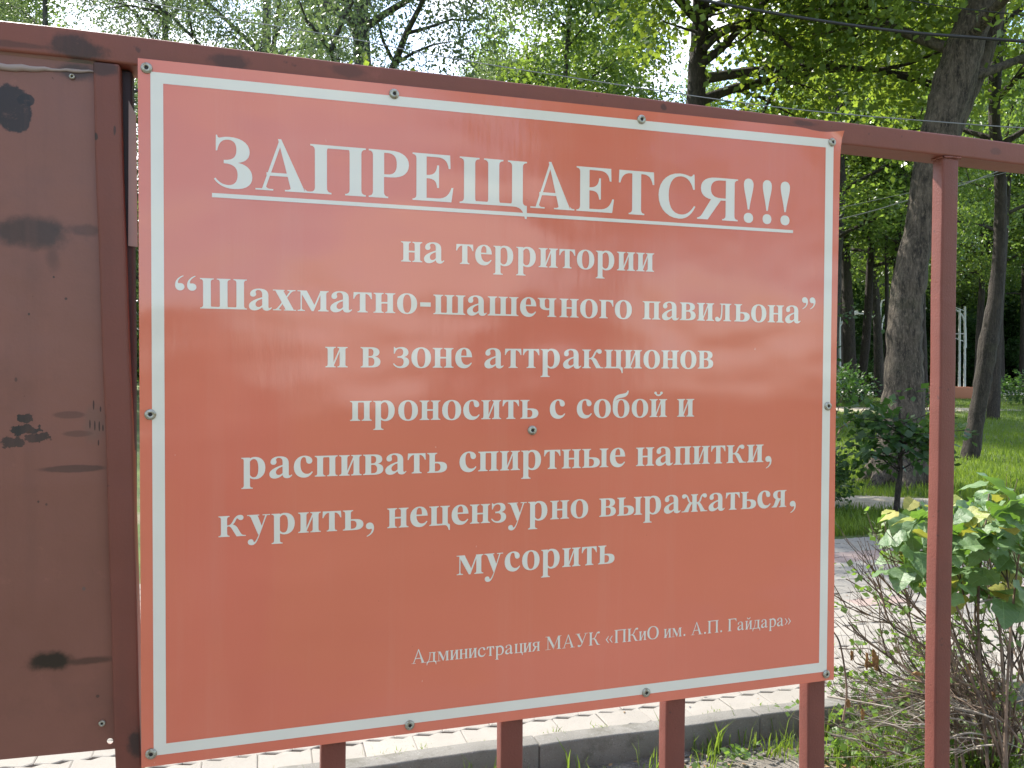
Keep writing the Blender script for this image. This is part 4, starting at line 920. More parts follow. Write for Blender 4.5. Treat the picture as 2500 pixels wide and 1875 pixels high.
# --- black trunk rising behind the fence with a bright maple crown round it
b0 = AT(1698, 250, 12.4)
base = (b0.x, 12.4, .05)
axis = [(b0.x, 12.4, .05), (b0.x-.02, 12.4, 2), AT(1699, 250, 12.4), AT(1706, 120, 12.4), AT(1712, 0, 12.4), (b0.x+.1, 12.4, 8.5), (b0.x+.05, 12.4, 11)]
MAP = tree('maple_tree', 'broad maple with black trunk and bright yellow green crown above the sign', 'tree', base, rel(base, axis), [.19, .155, .135, .125, .12, .08, .03], 16, 4.4, 3.9, M_bark2, M_leaf_maple, (9, 6, .5, .10, .34), 17, clear=.36, az=[-1.9, -1.2, -.5, .2, .7, 2.95, 3.3], updir=.2, nsub=6, up=.6, wide=.75)
mb = MB(); mb.tube(arc(rel(base, [AT(1718, 120, 12), AT(1752, 88, 11.9), AT(1800, 66, 11.8), AT(1850, 68, 11.7), AT(1895, 86, 11.6), AT(1935, 120, 11.5)]), 6), list(np.linspace(.055, .02, 31)), 8); mb.build('limb', M_bark2, MAP)
# --- drooping birches at the upper left
def birch(px, y, seed, label, h=14.5, lean=0.0):
    p = AT(px, 200, y); b = (p.x, y, .05)
    ax = [(p.x, y, .05), (p.x+lean*.3, y, 3), (p.x+lean*.6, y+.05, 6), (p.x+lean, y, 9), (p.x+lean*1.2, y, h)]
    return tree('birch_tree', label, 'tree', b, rel(b, ax), [.26, .2, .17, .12, .02], 18, 4.6, 3.4, M_birch, M_leaf_birch, (10, 10, .9, .075, .30), seed, updir=.75, nsub=6, droop=.25, ldroop=.75, wide=.5, up=.1, spread=.4, crook=.12)
B1 = birch(630, 20.5, 31, 'drooping birch with forked dark trunk above the left half of the sign', lean=.2)
B2 = birch(905, 15.2, 32, 'drooping grey green birch behind the middle of the fence rail', lean=-.2)
B3 = copy_tree(B1, (AT(110, 0, 22).x, 22, .05), 2.1, (.9, .92), 'thin leaved tree against white cloud at the far left', None)
B4 = copy_tree(B2, (AT(1150, 0, 27).x, 27, .05), 4.0, (.9, .72), 'pale birch seen in the gap left of the bright maple')
B5 = copy_tree(B2, (AT(420, 0, 25).x, 25, .05), 1.0, (1.05, 1.05), 'distant birch rising between the two left hand birches')
B6 = copy_tree(B1, (AT(760, 0, 30).x, 30, .05), 5.0, (1.15, 1.1), 'distant birch showing faintly behind the drooping birches')
# --- forest behind: prototypes, then copies
r_ = np.random.RandomState(3)
def proto(seed, h, zf, rad, nb, bl, leaves, mat, label, loc, lmat, **k):
    rn = random.Random(seed); ax = [(0, 0, 0)]; x = y = 0
    for j in range(1, 6): x += rn.uniform(-.25, .25); y += rn.uniform(-.2, .2); ax.append((x, y, h*j/5))
    return tree('forest_tree', label, 'tree', loc, [Vector(a) for a in ax], [rad*1.25, rad, rad*.85, rad*.65, rad*.4, rad*.1], nb, bl, zf, mat, lmat, leaves, seed, **k)
def onpx(px, py): p = G(px, py, ZP); return (p.x, p.y, .06)
FT1 = proto(51, 17, 6.5, .24, 16, 4.6, (5, 7, .8, .14, .4), M_bark2, 'straight dark forest trunk standing just right of the sign', onpx(2077, 985), M_leaf_forest, updir=.3)
FT2 = proto(52, 16, 5.2, .17, 18, 4.2, (6, 7, .8, .14, .4), M_bark2, 'thin forest trunk paired with the dark trunk beside the sign', onpx(2096, 984), M_leaf_forest, updir=.25)
FT3 = proto(53, 7, .7, .09, 18, 2.9, (5, 7, .6, .12, .3), M_bark2, 'low leafy young tree behind the white lamp post', onpx(2125, 938), M_leaf_dark, updir=.3)
place = [(FT1, 2163, 986, 1.0, (.36, 1.0), 'dark forest trunk touching the left side of the leaning elm'),
         (FT2, 2256, 988, 2.2, (.9, 1.0), 'dark forest trunk showing between the elm and the right baluster'),
         (FT1, 2424, 1024, 3.1, (.6, .8), 'dark trunk standing on grass behind the bent slender tree'),
         (FT1, 2388, 962, 4.1, (.8, 1), 'dark trunk to the right of the white arch posts')]
for s, px, py, rz, sc, lb in place: copy_tree(s, onpx(px, py), rz, sc, lb)
for i_, (x_, y_, lb_) in enumerate([(AT(1330, 0, 27).x, 27, 'leafy tree behind the left edge of the bright maple crown'), (AT(1215, 0, 38).x, 38, 'faint tree low in the bright sky gap left of the maple'), (4.6, 31, 'slim tree behind the sign, crown filling the gap under the maple')]): copy_tree(FT2, (x_, y_, .06), 1.7*i_, (.95, .95), lb_)
G1 = 'trees deep in the park behind the fence'
rn = random.Random(77)
FT1['group'] = G1; 
for i in range(34):
    y = rn.uniform(30, 75); fx = rn.uniform(-.62, .75)
    if fx < .33 and i % 3: fx = rn.uniform(.36, .72)
    s = FT1 if i % 2 else FT2
    copy_tree(s, (fx*y, y, .06), rn.uniform(0, 6.28), (rn.uniform(.8, 1.3), rn.uniform(.8, 1.15)), 'tall tree of the green wood deep in the park', G1)
del FT1['group']
G2 = 'leafy young trees filling the wood'
for i in range(40):
    y = rn.uniform(54, 74); fx = rn.uniform(.36, .74)
    copy_tree(FT3, (fx*y, y, .06), rn.uniform(0, 6.28), (rn.uniform(.9, 1.5), rn.uniform(.7, 1.25)), 'leafy young tree in the shade of the wood', G2)
for i in range(16):
    y = rn.uniform(22, 50); fx = rn.uniform(-.65, .3)
    copy_tree(FT3, (fx*y, y, .06), rn.uniform(0, 6.28), (1.3, 1.2), 'leafy young tree in the shade of the wood', G2)
# backdrop of the wood
r = np.random.RandomState(9); n = 60000
th = r.uniform(-.85, .9, n); R_ = r.uniform(76, 92, n); P = np.stack([R_*np.sin(th), R_*np.cos(th), 15*r.rand(n)**1.1], -1)
V, F = leaf_quads(P, r.normal(0, 1, (n, 3)), .75, r, .8); o = link('distant_wood', npmesh('distant_wood', V, F, False), M_leaf_forest); tag(o, kind='stuff')
# --- trees behind the photographer (they mirror in the sign)
for i, (x, y, s, sc) in enumerate([(-9, -14, MAP, 1.15), (-6.5, -22, B2, 1.1), (12.5, -13, MAP, 1.2), (17, -9, B1, 1.2), (-17, -9, B2, 1.2), (18, -20, FT1, 1), (-12, -27, FT2, 1.1), (24, -26, FT1, 1.1), (26, -10, MAP, 1.2)]):
    copy_tree(s, (x, y, 0), i*1.3, (sc, sc), 'park tree behind the photographer, mirrored in the sign', 'trees behind the photographer')
for i, (x, y) in enumerate([(-6, -9), (-1.0, -15), (3.6, -14), (8, -10), (-11, -8)]):
    copy_tree(FT3, (x, y, 0), i*2.0, (.8, .35), 'low bush behind the photographer, mirrored in the sign', 'bushes behind the photographer')

# ---------------------------------------------------------------- bushes beyond the pavement
def bush(name, label, loc, rx, ry, h, n, size, mat, seed, stems=9, z_lo=.1, cat='bush'):
    r = np.random.RandomState(seed); rn = random.Random(seed); root = empty(name, loc); tag(root, label, cat)
    mb = MB(); O = []
    for i in range(stems):
        a = rn.uniform(0, 6.28); q = rn.uniform(.2, 1); tip = Vector((math.cos(a)*rx*q, math.sin(a)*ry*q, h*rn.uniform(.6, 1)))
        pts = [Vector((math.cos(a)*.05, math.sin(a)*.05, 0)), tip*.4+Vector((0, 0, h*.1)), tip*.75, tip]; mb.tube(pts, [.014, .011, .008, .003], 6)
    mb.build('stems', M_twig, root)
    u = r.normal(0, 1, (n, 3)); u /= np.linalg.norm(u, axis=1, keepdims=True); rr_ = r.uniform(.35, 1, n)**.5
    P = u*rr_[:, None]*np.array([rx, ry, (h-z_lo)/2])*(1+.22*np.sin(u[:, :1]*5+seed)*np.cos(u[:, 1:2]*6)) + np.array([0, 0, (h+z_lo)/2])
    P = P[P[:, 2] > .03]
    D = P - np.array([0, 0, h*.3]) + r.normal(0, .3, P.shape)
    V, F = sprays(P, D, 5, size*3, size, r, .4, .6, .75, .6)
    link('foliage', npmesh('foliage', V, F, False), mat, root); return root
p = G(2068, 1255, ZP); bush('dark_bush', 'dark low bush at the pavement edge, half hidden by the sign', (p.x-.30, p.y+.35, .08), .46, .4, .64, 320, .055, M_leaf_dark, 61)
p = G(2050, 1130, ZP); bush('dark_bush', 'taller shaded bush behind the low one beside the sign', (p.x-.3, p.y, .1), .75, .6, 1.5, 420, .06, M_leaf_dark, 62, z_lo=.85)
p = G(2188, 1256, ZP)
sap = empty('sapling', (p.x, p.y, .08)); tag(sap, 'thin maple sapling with a flat dark crown in front of the elm', 'sapling')
mb = MB(); top = AT(2196, 1000, p.y)-Vector((p.x, p.y, .08))
mb.tube(arc([(0, 0, 0), (.02, 0, .3), (.05, .02, .55), (top.x, 0, top.z)], 4), list(np.linspace(.035, .012, 13)), 8, seed=2, lump=.12)
r = np.random.RandomState(64); O = []; D = []
for i in range(22):
    a = i*2.4; L = random.Random(i).uniform(.3, .8); z_ = top.z-random.Random(i+9).uniform(0, .55); q = Vector((top.x*.8+math.cos(a)*L, math.sin(a)*L*.7, z_+.05)); mb.tube([(top.x*.8, 0, z_-.1), q*.5+Vector((top.x*.4, 0, (z_)*.5)), q], [.009, .006, .003], 5)
    for _ in range(7): t_ = r.rand()**.6; O.append((top.x*.8*(1-t_)+q.x*t_, q.y*t_, z_+.05)); D.append((math.cos(a), math.sin(a), -.1))
mb.build('stem', M_bark2, sap)
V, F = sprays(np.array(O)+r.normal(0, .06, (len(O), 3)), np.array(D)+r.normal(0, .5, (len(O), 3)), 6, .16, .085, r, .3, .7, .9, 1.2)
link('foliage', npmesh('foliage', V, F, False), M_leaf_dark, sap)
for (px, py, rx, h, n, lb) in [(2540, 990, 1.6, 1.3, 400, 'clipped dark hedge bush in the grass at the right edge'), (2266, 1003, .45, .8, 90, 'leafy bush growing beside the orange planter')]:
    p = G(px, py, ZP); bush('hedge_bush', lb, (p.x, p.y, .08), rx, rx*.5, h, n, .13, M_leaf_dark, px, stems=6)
# ---------------------------------------------------------------- broad leaved bush close behind the fence, right
def leaf_outline(k, r):
    # heart-shaped toothed leaf, tip along +x, slightly folded and cupped
    n = 11; top = []
    for i in range(n+1):
        t = i/n; w = .47*math.sin(math.pi*min(1, t**.62))**.85*(1 if t > .06 else .75) if 0 < t < 1 else 0
        w *= 1 + (.05 if i % 2 else -.04)
        x = t - (.07*math.sin(math.pi*min(1, t/.18)) if t < .18 else 0); top.append((x, w))
    V = []; F = []
    cup = r.uniform(.06, .3); bend = r.uniform(.05, .35); fold = r.uniform(.05, .28); wv = r.uniform(.01, .035); ph = r.uniform(0, 6)
    def P(x, y): return (x, y, fold*abs(y) - bend*x*x - cup*y*y + wv*math.sin(x*16+ph)*abs(y)*4)
    for s in (-1, 1):
        rows = []
        for (x, w) in top:
            rows.append([P(x, 0), P(x, s*w*.5), P(x - .02*0, s*w)])
        o = len(V)
        for row in rows: V += row
        for i in range(n):
            for j in range(2):
                a = o+i*3+j; q = (a, a+1, a+4, a+3); F.append(q if s > 0 else q[::-1])
    return V, F
def big_leaf_mesh(seed, mat):
    V, F = leaf_outline(0, random.Random(seed)); me = pymesh('leaf', V, F, True); me.materials.append(mat); return me
def vein_mat(name, base, light, trans, tw):
    q = NT(name); sep = q.n('ShaderNodeSeparateXYZ'); q.l(q.tc, sep.inputs[0])
    ay = q.math('ABSOLUTE', sep.outputs[1]); u = q.math('SUBTRACT', sep.outputs[0], q.math('MULTIPLY', ay, .75))
    wv = q.math('ABSOLUTE', q.math('SINE', q.math('MULTIPLY', u, 21.0)))
    side = q.math('LESS_THAN', wv, .16); mid = q.math('LESS_THAN', ay, .012); vein = q.math('MAXIMUM', q.math('MULTIPLY', side, .55), mid)
    oi = q.n('ShaderNodeObjectInfo'); c = q.mix(q.math('MULTIPLY', oi.outputs['Random'], 1.0), base, light); c = q.mix(q.math('MULTIPLY', vein, .5), c, tuple(min(1, x*1.7) for x in light))
    c = q.mix(q.math('MULTIPLY', q.ramp(q.noise(9, 4), .6, .7), .25), c, (.22, .16, .06))
    q.fin(c, .5, q.bump(q.math('ADD', q.math('MULTIPLY', vein, -1.0), q.math('MULTIPLY', q.noise(9, 2), .5)), .35, .012))
    tr = q.n('ShaderNodeBsdfTranslucent'); tr.inputs[0].default_value = trans+(1,); ms = q.n('ShaderNodeMixShader'); ms.inputs[0].default_value = tw
    q.l(q.b.outputs[0], ms.inputs[1]); q.l(tr.outputs[0], ms.inputs[2]); q.l(ms.outputs[0], q.out.inputs[0]); return q.m
M_big1 = vein_mat('broad_leaf_green', (.075, .145, .055), (.15, .235, .105), (.20, .38, .04), .30)
M_big2 = vein_mat('broad_leaf_young', (.22, .27, .05), (.34, .31, .09), (.42, .42, .05), .35)
BG = [big_leaf_mesh(100+i, M_big1) for i in range(7)]; BY = [big_leaf_mesh(200+i, M_big2) for i in range(4)]
by = 3.05
b0 = AT(2440, 1400, by); BB = empty('broad_leaved_bush', (b0.x, by, 0)); tag(BB, 'bush with large heart shaped pale green leaves behind the right baluster', 'bush')
rn = random.Random(21); mb = MB()
stems = []
for i in range(9):
    px, py = rn.uniform(2210, 2560), rn.uniform(1190, 1420); t_ = AT(px, py, by+rn.uniform(-.25, .35)); f = Vector((b0.x+rn.uniform(-.12, .25), by+rn.uniform(-.1, .2), 0)); mid = f.lerp(t_, .55)+Vector((rn.uniform(-.05, .05), 0, .05))
    pts = rel(b0*Vector((1, 0, 0)) + Vector((0, by, 0)) if False else (b0.x, by, 0), [f, mid, t_]); stems.append(pts); o_ = MB(); o_.tube(arc(pts, 5), list(np.linspace(.0065, .003, 11)), 7, seed=i, lump=.1); o_.build('stem', M_twig, BB)
def add_leaf(P, yaw, pitch_, roll_, size, yel=False):
    me = rn.choice(BY if yel else BG); o = link('leaf', me, None, BB, Vector(P)-Vector((b0.x, by, 0)))
    o.rotation_euler = (roll_, pitch_, yaw); o.scale = (size, size*rn.uniform(.85, 1.05), size)
    return o
# outer dome: leaves overlap like shingles; measured positions of the large ones first
big = [(2440, 1160, 95, 0), (2378, 1185, 60, 0), (2440, 1195, 72, 0), (2385, 1215, 48, 0), (2470, 1215, 80, 0), (2360, 1228, 55, 0), (2425, 1240, 78, 0), (2490, 1235, 80, 0), (2349, 1248, 40, 0), (2345, 1290, 66, 0), (2415, 1255, 50, 0), (2460, 1265, 55, 0), (2495, 1270, 60, 0), (2460, 1325, 74, 0), (2400, 1300, 50, 0), (2440, 1300, 48, 0), (2480, 1290, 40, 1), (2385, 1247, 40, 1), (2395, 1243, 34, 1), (2372, 1240, 30, 1), (2492, 1310, 44, 1),
       (2235, 1235, 42, 1), (2215, 1255, 40, 1), (2250, 1220, 36, 1), (2210, 1270, 48, 1), (2195, 1245, 30, 1), (2240, 1260, 36, 0), (2262, 1285, 50, 0), (2220, 1335, 40, 0), (2250, 1300, 44, 0), (2205, 1295, 46, 1), (2262, 1250, 30, 1), (2245, 1330, 30, 0), (2192, 1315, 30, 0), (2130, 1395, 40, 0), (2180, 1410, 56, 0), (2188, 1392, 40, 0), (2370, 1330, 50, 0), (2350, 1390, 55, 0), (2395, 1400, 60, 0), (2420, 1440, 66, 0), (2360, 1430, 40, 0), (2375, 1460, 44, 0)]
for px, py, w_, yel in big:
    y_ = by + rn.uniform(-.18, .1) + (.1 if px < 2300 else 0); c = AT(px, py, y_); s_ = w_*y_/FPX
    add_leaf(c - Vector((.5*s_, 0, 0)) if rn.random() < .5 else c + Vector((.5*s_, 0, 0)), (rn.uniform(-.9, .9) if rn.random() < .5 else 3.14+rn.uniform(-.9, .9)), rn.uniform(.0, .55), rn.uniform(-.35, .55)*-1, s_*1.25, yel)
for i in range(230):
    px = rn.gauss(2420, 85) if i % 4 else rn.gauss(2235, 26)
    py = rn.triangular(1170, 1500, 1260) if i % 4 else rn.uniform(1250, 1400)
    if px < 2185 or px > 2640: continue
    y_ = by + rn.uniform(-.05, .5); c = AT(px, py, y_); s_ = rn.uniform(.055, .115)
    add_leaf(c, rn.uniform(0, 6.28), rn.uniform(.1, 1.0), rn.uniform(-.6, .6), s_, rn.random() < .10)
# ---------------------------------------------------------------- bare twiggy shrub in front of the kerb
ys = 3.25
s0_ = G(2420, 1800, 0); TS = empty('twiggy_shrub', (s0_.x, s0_.y, 0)); tag(TS, 'sprawling half bare shrub of brown twigs with tiny fresh leaves beside the kerb', 'shrub')
tw_P, tw_D = [], []
def bough(pts, r0, name='branch', mat=None, kids=4, depth=1, sm=None):
    A = arc(pts, 6); mb_ = MB(); nn = len(A); mb_.tube(A, [r0*(1-.72*i/nn)*(1.18 if i % 6 == 0 else 1) for i in range(nn)], 6, seed=rn.randint(0, 99), lump=.12)
    if sm is None: mb_.build(name, mat or M_twig, TS)
    else: sm.add(mb_.V, mb_.F)
    for k_ in range(kids):
        i = rn.randint(int(nn*.25), nn-3); d = (A[i+1]-A[i]).normalized(); L = rn.uniform(.10, .30)*(1 if depth == 1 else .5)
        e = (d + Vector((rn.uniform(-1, 1), rn.uniform(-1, 1), rn.uniform(-.3, 1)))*.6).normalized()
        P = [A[i], A[i]+e*L*.5+Vector((rn.uniform(-1, 1), rn.uniform(-1, 1), rn.uniform(-1, 1)))*.012, A[i]+e*L+Vector((0, 0, .02))]
        bough(P, r0*.5, kids=3 if depth == 1 else 0, depth=depth+1, sm=twig_mb)
        for _ in range(2): tw_P.append(P[0].lerp(P[2], rn.uniform(.3, 1))); tw_D.append(e)
twig_mb = MB()
ro = Vector((s0_.x, s0_.y, 0))
def R3(px, py, y): return AT(px, py, y) - ro
# boughs read from the photograph: (start) ... (tip), all rooted near the shrub's foot
main = [
 [(2400, 1790), (2300, 1560), (2241, 1508), (2140, 1455), (2065, 1413)], [(2380, 1800), (2300, 1630), (2190, 1532), (2100, 1495), (2036, 1470)],
 [(2400, 1780), (2290, 1540), (2180, 1440), (2142, 1395)], [(2420, 1780), (2330, 1600), (2215, 1462), (2170, 1400)],
 [(2380, 1790), (2280, 1600), (2180, 1530), (2150, 1440), (2128, 1385)], [(2370, 1800), (2270, 1640), (2230, 1560), (2195, 1520), (2075, 1520)],
 [(2400, 1800), (2290, 1690), (2180, 1610), (2110, 1560), (2072, 1520)], [(2370, 1810), (2270, 1690), (2150, 1640), (2095, 1620)],
 [(2360, 1810), (2250, 1700), (2140, 1665), (2052, 1655)], [(2360, 1815), (2230, 1755), (2130, 1715), (2040, 1697)],
 [(2350, 1800), (2240, 1570), (2215, 1470), (2200, 1400)], [(2420, 1790), (2330, 1640), (2270, 1470), (2200, 1370)], [(2430, 1800), (2350, 1600), (2280, 1430), (2170, 1355)],
 [(2440, 1800), (2390, 1600), (2350, 1440), (2340, 1360)], [(2450, 1790), (2450, 1600), (2420, 1450), (2405, 1310)], [(2460, 1800), (2470, 1600), (2460, 1420), (2450, 1320)],
 [(2470, 1800), (2490, 1620), (2520, 1480), (2490, 1380)], [(2430, 1810), (2400, 1640), (2380, 1500), (2400, 1400)], [(2440, 1810), (2520, 1700), (2560, 1560), (2550, 1430)],
 [(2380, 1820), (2300, 1760), (2200, 1770), (2100, 1740)], [(2390, 1820), (2310, 1800), (2230, 1830), (2130, 1850)], [(2450, 1820), (2400, 1700), (2330, 1660), (2270, 1640)],
 [(2460, 1800), (2420, 1690), (2360, 1620), (2300, 1590)], [(2500, 1800), (2440, 1700), (2350, 1700), (2290, 1690)], [(2480, 1790), (2420, 1640), (2330, 1560), (2290, 1500)],
 [(2540, 1800), (2500, 1660), (2430, 1580), (2380, 1560)], [(2540, 1780), (2480, 1560), (2440, 1500), (2430, 1440)], [(2520, 1820), (2460, 1760), (2380, 1740), (2310, 1755)], [(2560, 1840), (2480, 1830), (2380, 1850), (2300, 1870)]]
for j, ln in enumerate(main):
    yb = ys + rn.uniform(-.12, .28); n_ = len(ln); d_ = rn.uniform(-.25, .25)
    pts = [R3(x, y, yb + d_*i/n_) for i, (x, y) in enumerate(ln)]
    foot = Vector((pts[0].x*.75, pts[0].y*.75, .0)); bough([foot]+pts, rn.uniform(.0045, .0075), kids=7)
for j in range(46):
    x0 = rn.uniform(2240, 2560); y0 = rn.uniform(1640, 1850); yb = ys+rn.uniform(-.3, .35); a_ = rn.uniform(2.4, 3.6) if rn.random() < .7 else rn.uniform(0, 6.28); L = rn.uniform(60, 190)
    pts = [R3(x0 + L*t*math.cos(a_), y0 - L*t*math.sin(a_)*(.7) - 10*math.sin(t*3), yb + .1*t) for t in (0, .33, .66, 1)]
    bough(pts, rn.uniform(.003, .0055), kids=4, sm=twig_mb)
o = twig_mb.build('twigs', M_twig, TS); o['kind'] = 'stuff'
twig_mb = MB()
for j in range(44):
    x0 = rn.uniform(2200, 2560); y0 = rn.uniform(1690, 1870); yb = ys+rn.uniform(-.35, .25); a_ = rn.gauss(3.1, .45); L = rn.uniform(60, 200)
    pts = [R3(x0 + L*t*math.cos(a_), y0 - L*t*math.sin(a_)*.8 - 8*math.sin(t*3), yb + .1*t) for t in (0, .33, .66, 1)]
    bough(pts, rn.uniform(.0022, .0040), kids=2, sm=twig_mb)
o = twig_mb.build('dry_twigs', M_stick, TS); o['kind'] = 'stuff'
# pale dry canes lying in the thicket
for ln in ([(2020, 1700), (2110, 1715), (2180, 1728)], [(2040, 1733), (2110, 1750), (2180, 1765)], [(2180, 1800), (2220, 1760), (2290, 1730)], [(2330, 1730), (2400, 1745), (2440, 1760), (2450, 1790)], [(2225, 1700), (2232, 1735), (2260, 1720)], [(2390, 1470), (2440, 1460), (2520, 1455)], [(2030, 1795), (2090, 1810), (2140, 1850)], [(2300, 1810), (2360, 1790), (2420, 1800), (2500, 1830)]):
    mb_ = MB(); A = arc([R3(x, y, 3.05+rn.uniform(-.1, .15)) for x, y in ln], 5); mb_.tube(A, list(np.linspace(.0042, .0022, len(A))), 6, seed=1, lump=.1); mb_.build('dry_cane', M_stick, TS)
# thin bent stem close to the sign's edge
mb_ = MB(); A = arc([R3(2030, 1535, 2.7), R3(2050, 1570, 2.72), R3(2063, 1640, 2.74), R3(2067, 1700, 2.75), R3(2058, 1760, 2.78)], 6); mb_.tube(A, list(np.linspace(.0026, .0036, len(A))), 6); mb_.build('branch', M_twig, TS)
mb_ = MB(); A = arc([R3(2048, 1583, 2.72), R3(2085, 1585, 2.74), R3(2120, 1584, 2.78), R3(2150, 1600, 2.8)], 6); mb_.tube(A, list(np.linspace(.0022, .0012, len(A))), 5); mb_.build('branch', M_twig, TS)
# small fresh leaves in tufts
P = np.array([tuple(p) for p in tw_P]); D = np.array([tuple(p) for p in tw_D]); r = np.random.RandomState(4); kx = r.rand(len(P)) < .09
V, F = sprays(P[kx]+r.normal(0, .006, (kx.sum(), 3)), D[kx]+r.normal(0, .5, (kx.sum(), 3)), 5, .03, .026, r, .1, .9, .85, .8)
o = link('small_leaves', npmesh('small_leaves', V, F, False), M_leaf_small, TS); o['kind'] = 'stuff'
# withered leaves hanging
def withered(px, py, y, w_, h_, seed):
    r = random.Random(seed); V, F = [], []; c = R3(px, py, y); k_ = y/FPX; n = 9
    for i in range(n+1):
        t = i/n; ww = w_*k_*.5*math.sin(math.pi*(.12+.8*t))**.7
        for s in (-1, 0, 1): V.append(c + Vector((s*ww + r.uniform(-1, 1)*w_*k_*.12, (.008 if s == 0 else -.004)+r.uniform(-.004, .004), -t*h_*k_ + r.uniform(-1, 1)*.002)))
    for i in range(n):
        for j in (0, 1): a = i*3+j; F.append((a, a+1, a+4, a+3))
    link('withered_leaf', pymesh('withered_leaf', V, F, True), M_dead, TS)
for a_ in ((2079, 1588, 2.74, 8, 26, 1), (2116, 1595, 2.78, 9, 42, 2), (2133, 1585, 2.78, 12, 44, 3), (2140, 1600, 2.79, 8, 34, 4), (2122, 1618, 2.78, 22, 12, 5), (2138, 1618, 2.8, 10, 20, 6), (2070, 1706, 2.75, 12, 22, 7), (2105, 1730, 3.0, 10, 30, 8), (2238, 1640, 3.0, 26, 10, 9), (2415, 1710, 3.1, 10, 26, 10), (2425, 1690, 3.1, 9, 20, 11), (2365, 1620, 3.1, 14, 26, 12)): withered(*a_)
# low weeds with round leaves on the soil
r = np.random.RandomState(12)
c_ = [tuple(K(r.uniform(-1, 3), -abs(r.normal(.22, .18))-.06)[:2]) for _ in range(26)] + [tuple(G(r.uniform(2040, 2500), r.uniform(1780, 1890), 0)[:2]) for _ in range(18)]
O = np.array([(c_[i][0]+r.normal(0, .04), c_[i][1]+r.normal(0, .04), r.uniform(.01, .05)) for i in r.randint(0, len(c_), 260)])
V, F = sprays(O, np.concatenate([r.normal(0, 1, (len(O), 2)), np.full((len(O), 1), .5)], 1), 3, .03, .03, r, .1, .8, .95, 1.5)
o = link('weeds', npmesh('weeds', V, F, False), M_leaf_small); tag(o, kind='stuff')
# fallen leaves and bits of twig
r = np.random.RandomState(77); Pn = []
for i in range(520):
    g_ = G(r.uniform(1980, 2500), r.uniform(1740, 1900), 0) if i % 2 else K(r.uniform(-1, 3.4), -abs(r.normal(.2, .25))-.02)
    Pn.append((g_.x, g_.y, .008))
for i in range(60): g_ = K(r.uniform(-1, 5), abs(r.normal(.4, .9))+.12); Pn.append((g_.x, g_.y, ZP+.006))
Pn = np.array(Pn); Dn = r.normal(0, 1, (len(Pn), 3)); Dn[:, 2] *= .15; V, F = leaf_quads(Pn, Dn, .024, r, .5, 3.0, .6)
o = link('fallen_leaves', npmesh('fallen_leaves', V, F, False), M_dead); tag(o, kind='stuff')
mb_ = MB(); rn3 = random.Random(6)
for i in range(150):
    g_ = G(rn3.uniform(1900, 2500), rn3.uniform(1760, 1900), 0) if i % 2 else K(rn3.uniform(-1, 3.4), -abs(rn3.gauss(.2, .2))-.02)
    a_ = rn3.uniform(0, 3.14); L = rn3.uniform(.02, .09); d_ = Vector((math.cos(a_), math.sin(a_), 0))*L
    mb_.tube([g_+Vector((0, 0, .006)), g_+d_*.5+Vector((0, 0, .012)), g_+d_+Vector((0, 0, .007))], [.0022, .0018, .001], 5)
o = mb_.build('twig_litter', M_stick); tag(o, kind='stuff')
# pebbles and litter on soil
mb_ = MB(); rn2 = random.Random(2)
for i in range(420):
    if i % 2: g_ = G(rn2.uniform(1650, 2500), rn2.uniform(1800, 1900), 0)
    else: g_ = K(rn2.uniform(-1, 3), -abs(rn2.gauss(.3, .25))-.05)
    s_ = rn2.uniform(.003, .009); mb_.box((g_.x, g_.y, .0), (s_*2, s_*1.4, s_), rn2.uniform(0, 3))
o = mb_.build('pebbles', M_kerb, None, True); tag(o, kind='stuff')

# ---------------------------------------------------------------- lamps, arch, planter, cables
def lamp(px, pyb, pyt, label, arms, rad=.075):
    g_ = G(px, pyb, ZP); root = empty('lamp_post', (g_.x, g_.y, .08)); tag(root, label, 'lamp post')
    W_ = lambda x, y: AT(x, y, g_.y) - Vector((g_.x, g_.y, .08))
    mb = MB(); mb.tube([Vector((0, 0, 0)), W_(px, pyt)], [rad*1.2, rad*.8], 10); mb.build('pole', M_lamp, root)
    for arm in arms:
        mb = MB(); A = arc([W_(*p) for p in arm], 6); mb.tube(A, rad*.6, 8); o = mb.build('arm', M_lamp, root)
    return root, W_
l1, W1 = lamp(2149, 958, 742, 'pale lamp post with curved arms left of the elm', [[(2149, 800), (2136, 778), (2118, 768), (2094, 765)], [(2149, 765), (2152, 738), (2160, 732), (2168, 732)], [(2151, 815), (2156, 780), (2164, 764)]])
mb = MB(); mb.tube([W1(2094, 763), W1(2080, 765), W1(2070, 770)], [.12, .16, .05], 8); mb.build('lamp_head', M_lamp, l1)
l2, W2 = lamp(2050, 968, 770, 'pale lamp post seen against the sign edge', [[(2050, 790), (2044, 772), (2034, 764)], [(2050, 800), (2060, 780), (2076, 770)]], .07)
l3, W3 = lamp(2252, 955, 720, 'pale post showing between elm and baluster', [[(2252, 780), (2256, 760), (2262, 752)]], .06)
for (x, y) in ((2248, 828), (2249, 845), (2249, 868)):
    mb = MB(); mb.box(W3(x, y), (.16, .16, .14)); mb.build('lamp_head', M_lamp, l3)
g_ = G(2350, 946, ZP+.3); AR = empty('white_arch', (g_.x, g_.y, .08)); tag(AR, 'white tubular arch frame standing in the orange planter', 'arch')
W_ = lambda x, y: AT(x, y, g_.y) - Vector((g_.x, g_.y, .08))
for x, t_ in ((2343, 755), (2356, 748)):
    mb = MB(); mb.tube([W_(x-1, 944), W_(x, t_)], [.075, .065], 10); mb.build('post', M_lamp, AR)
mb = MB(); mb.tube(arc([W_(2318, 750), W_(2336, 758), W_(2350, 772), W_(2357, 800), W_(2358, 850)], 6), .05, 8); mb.build('hoop', M_lamp, AR)
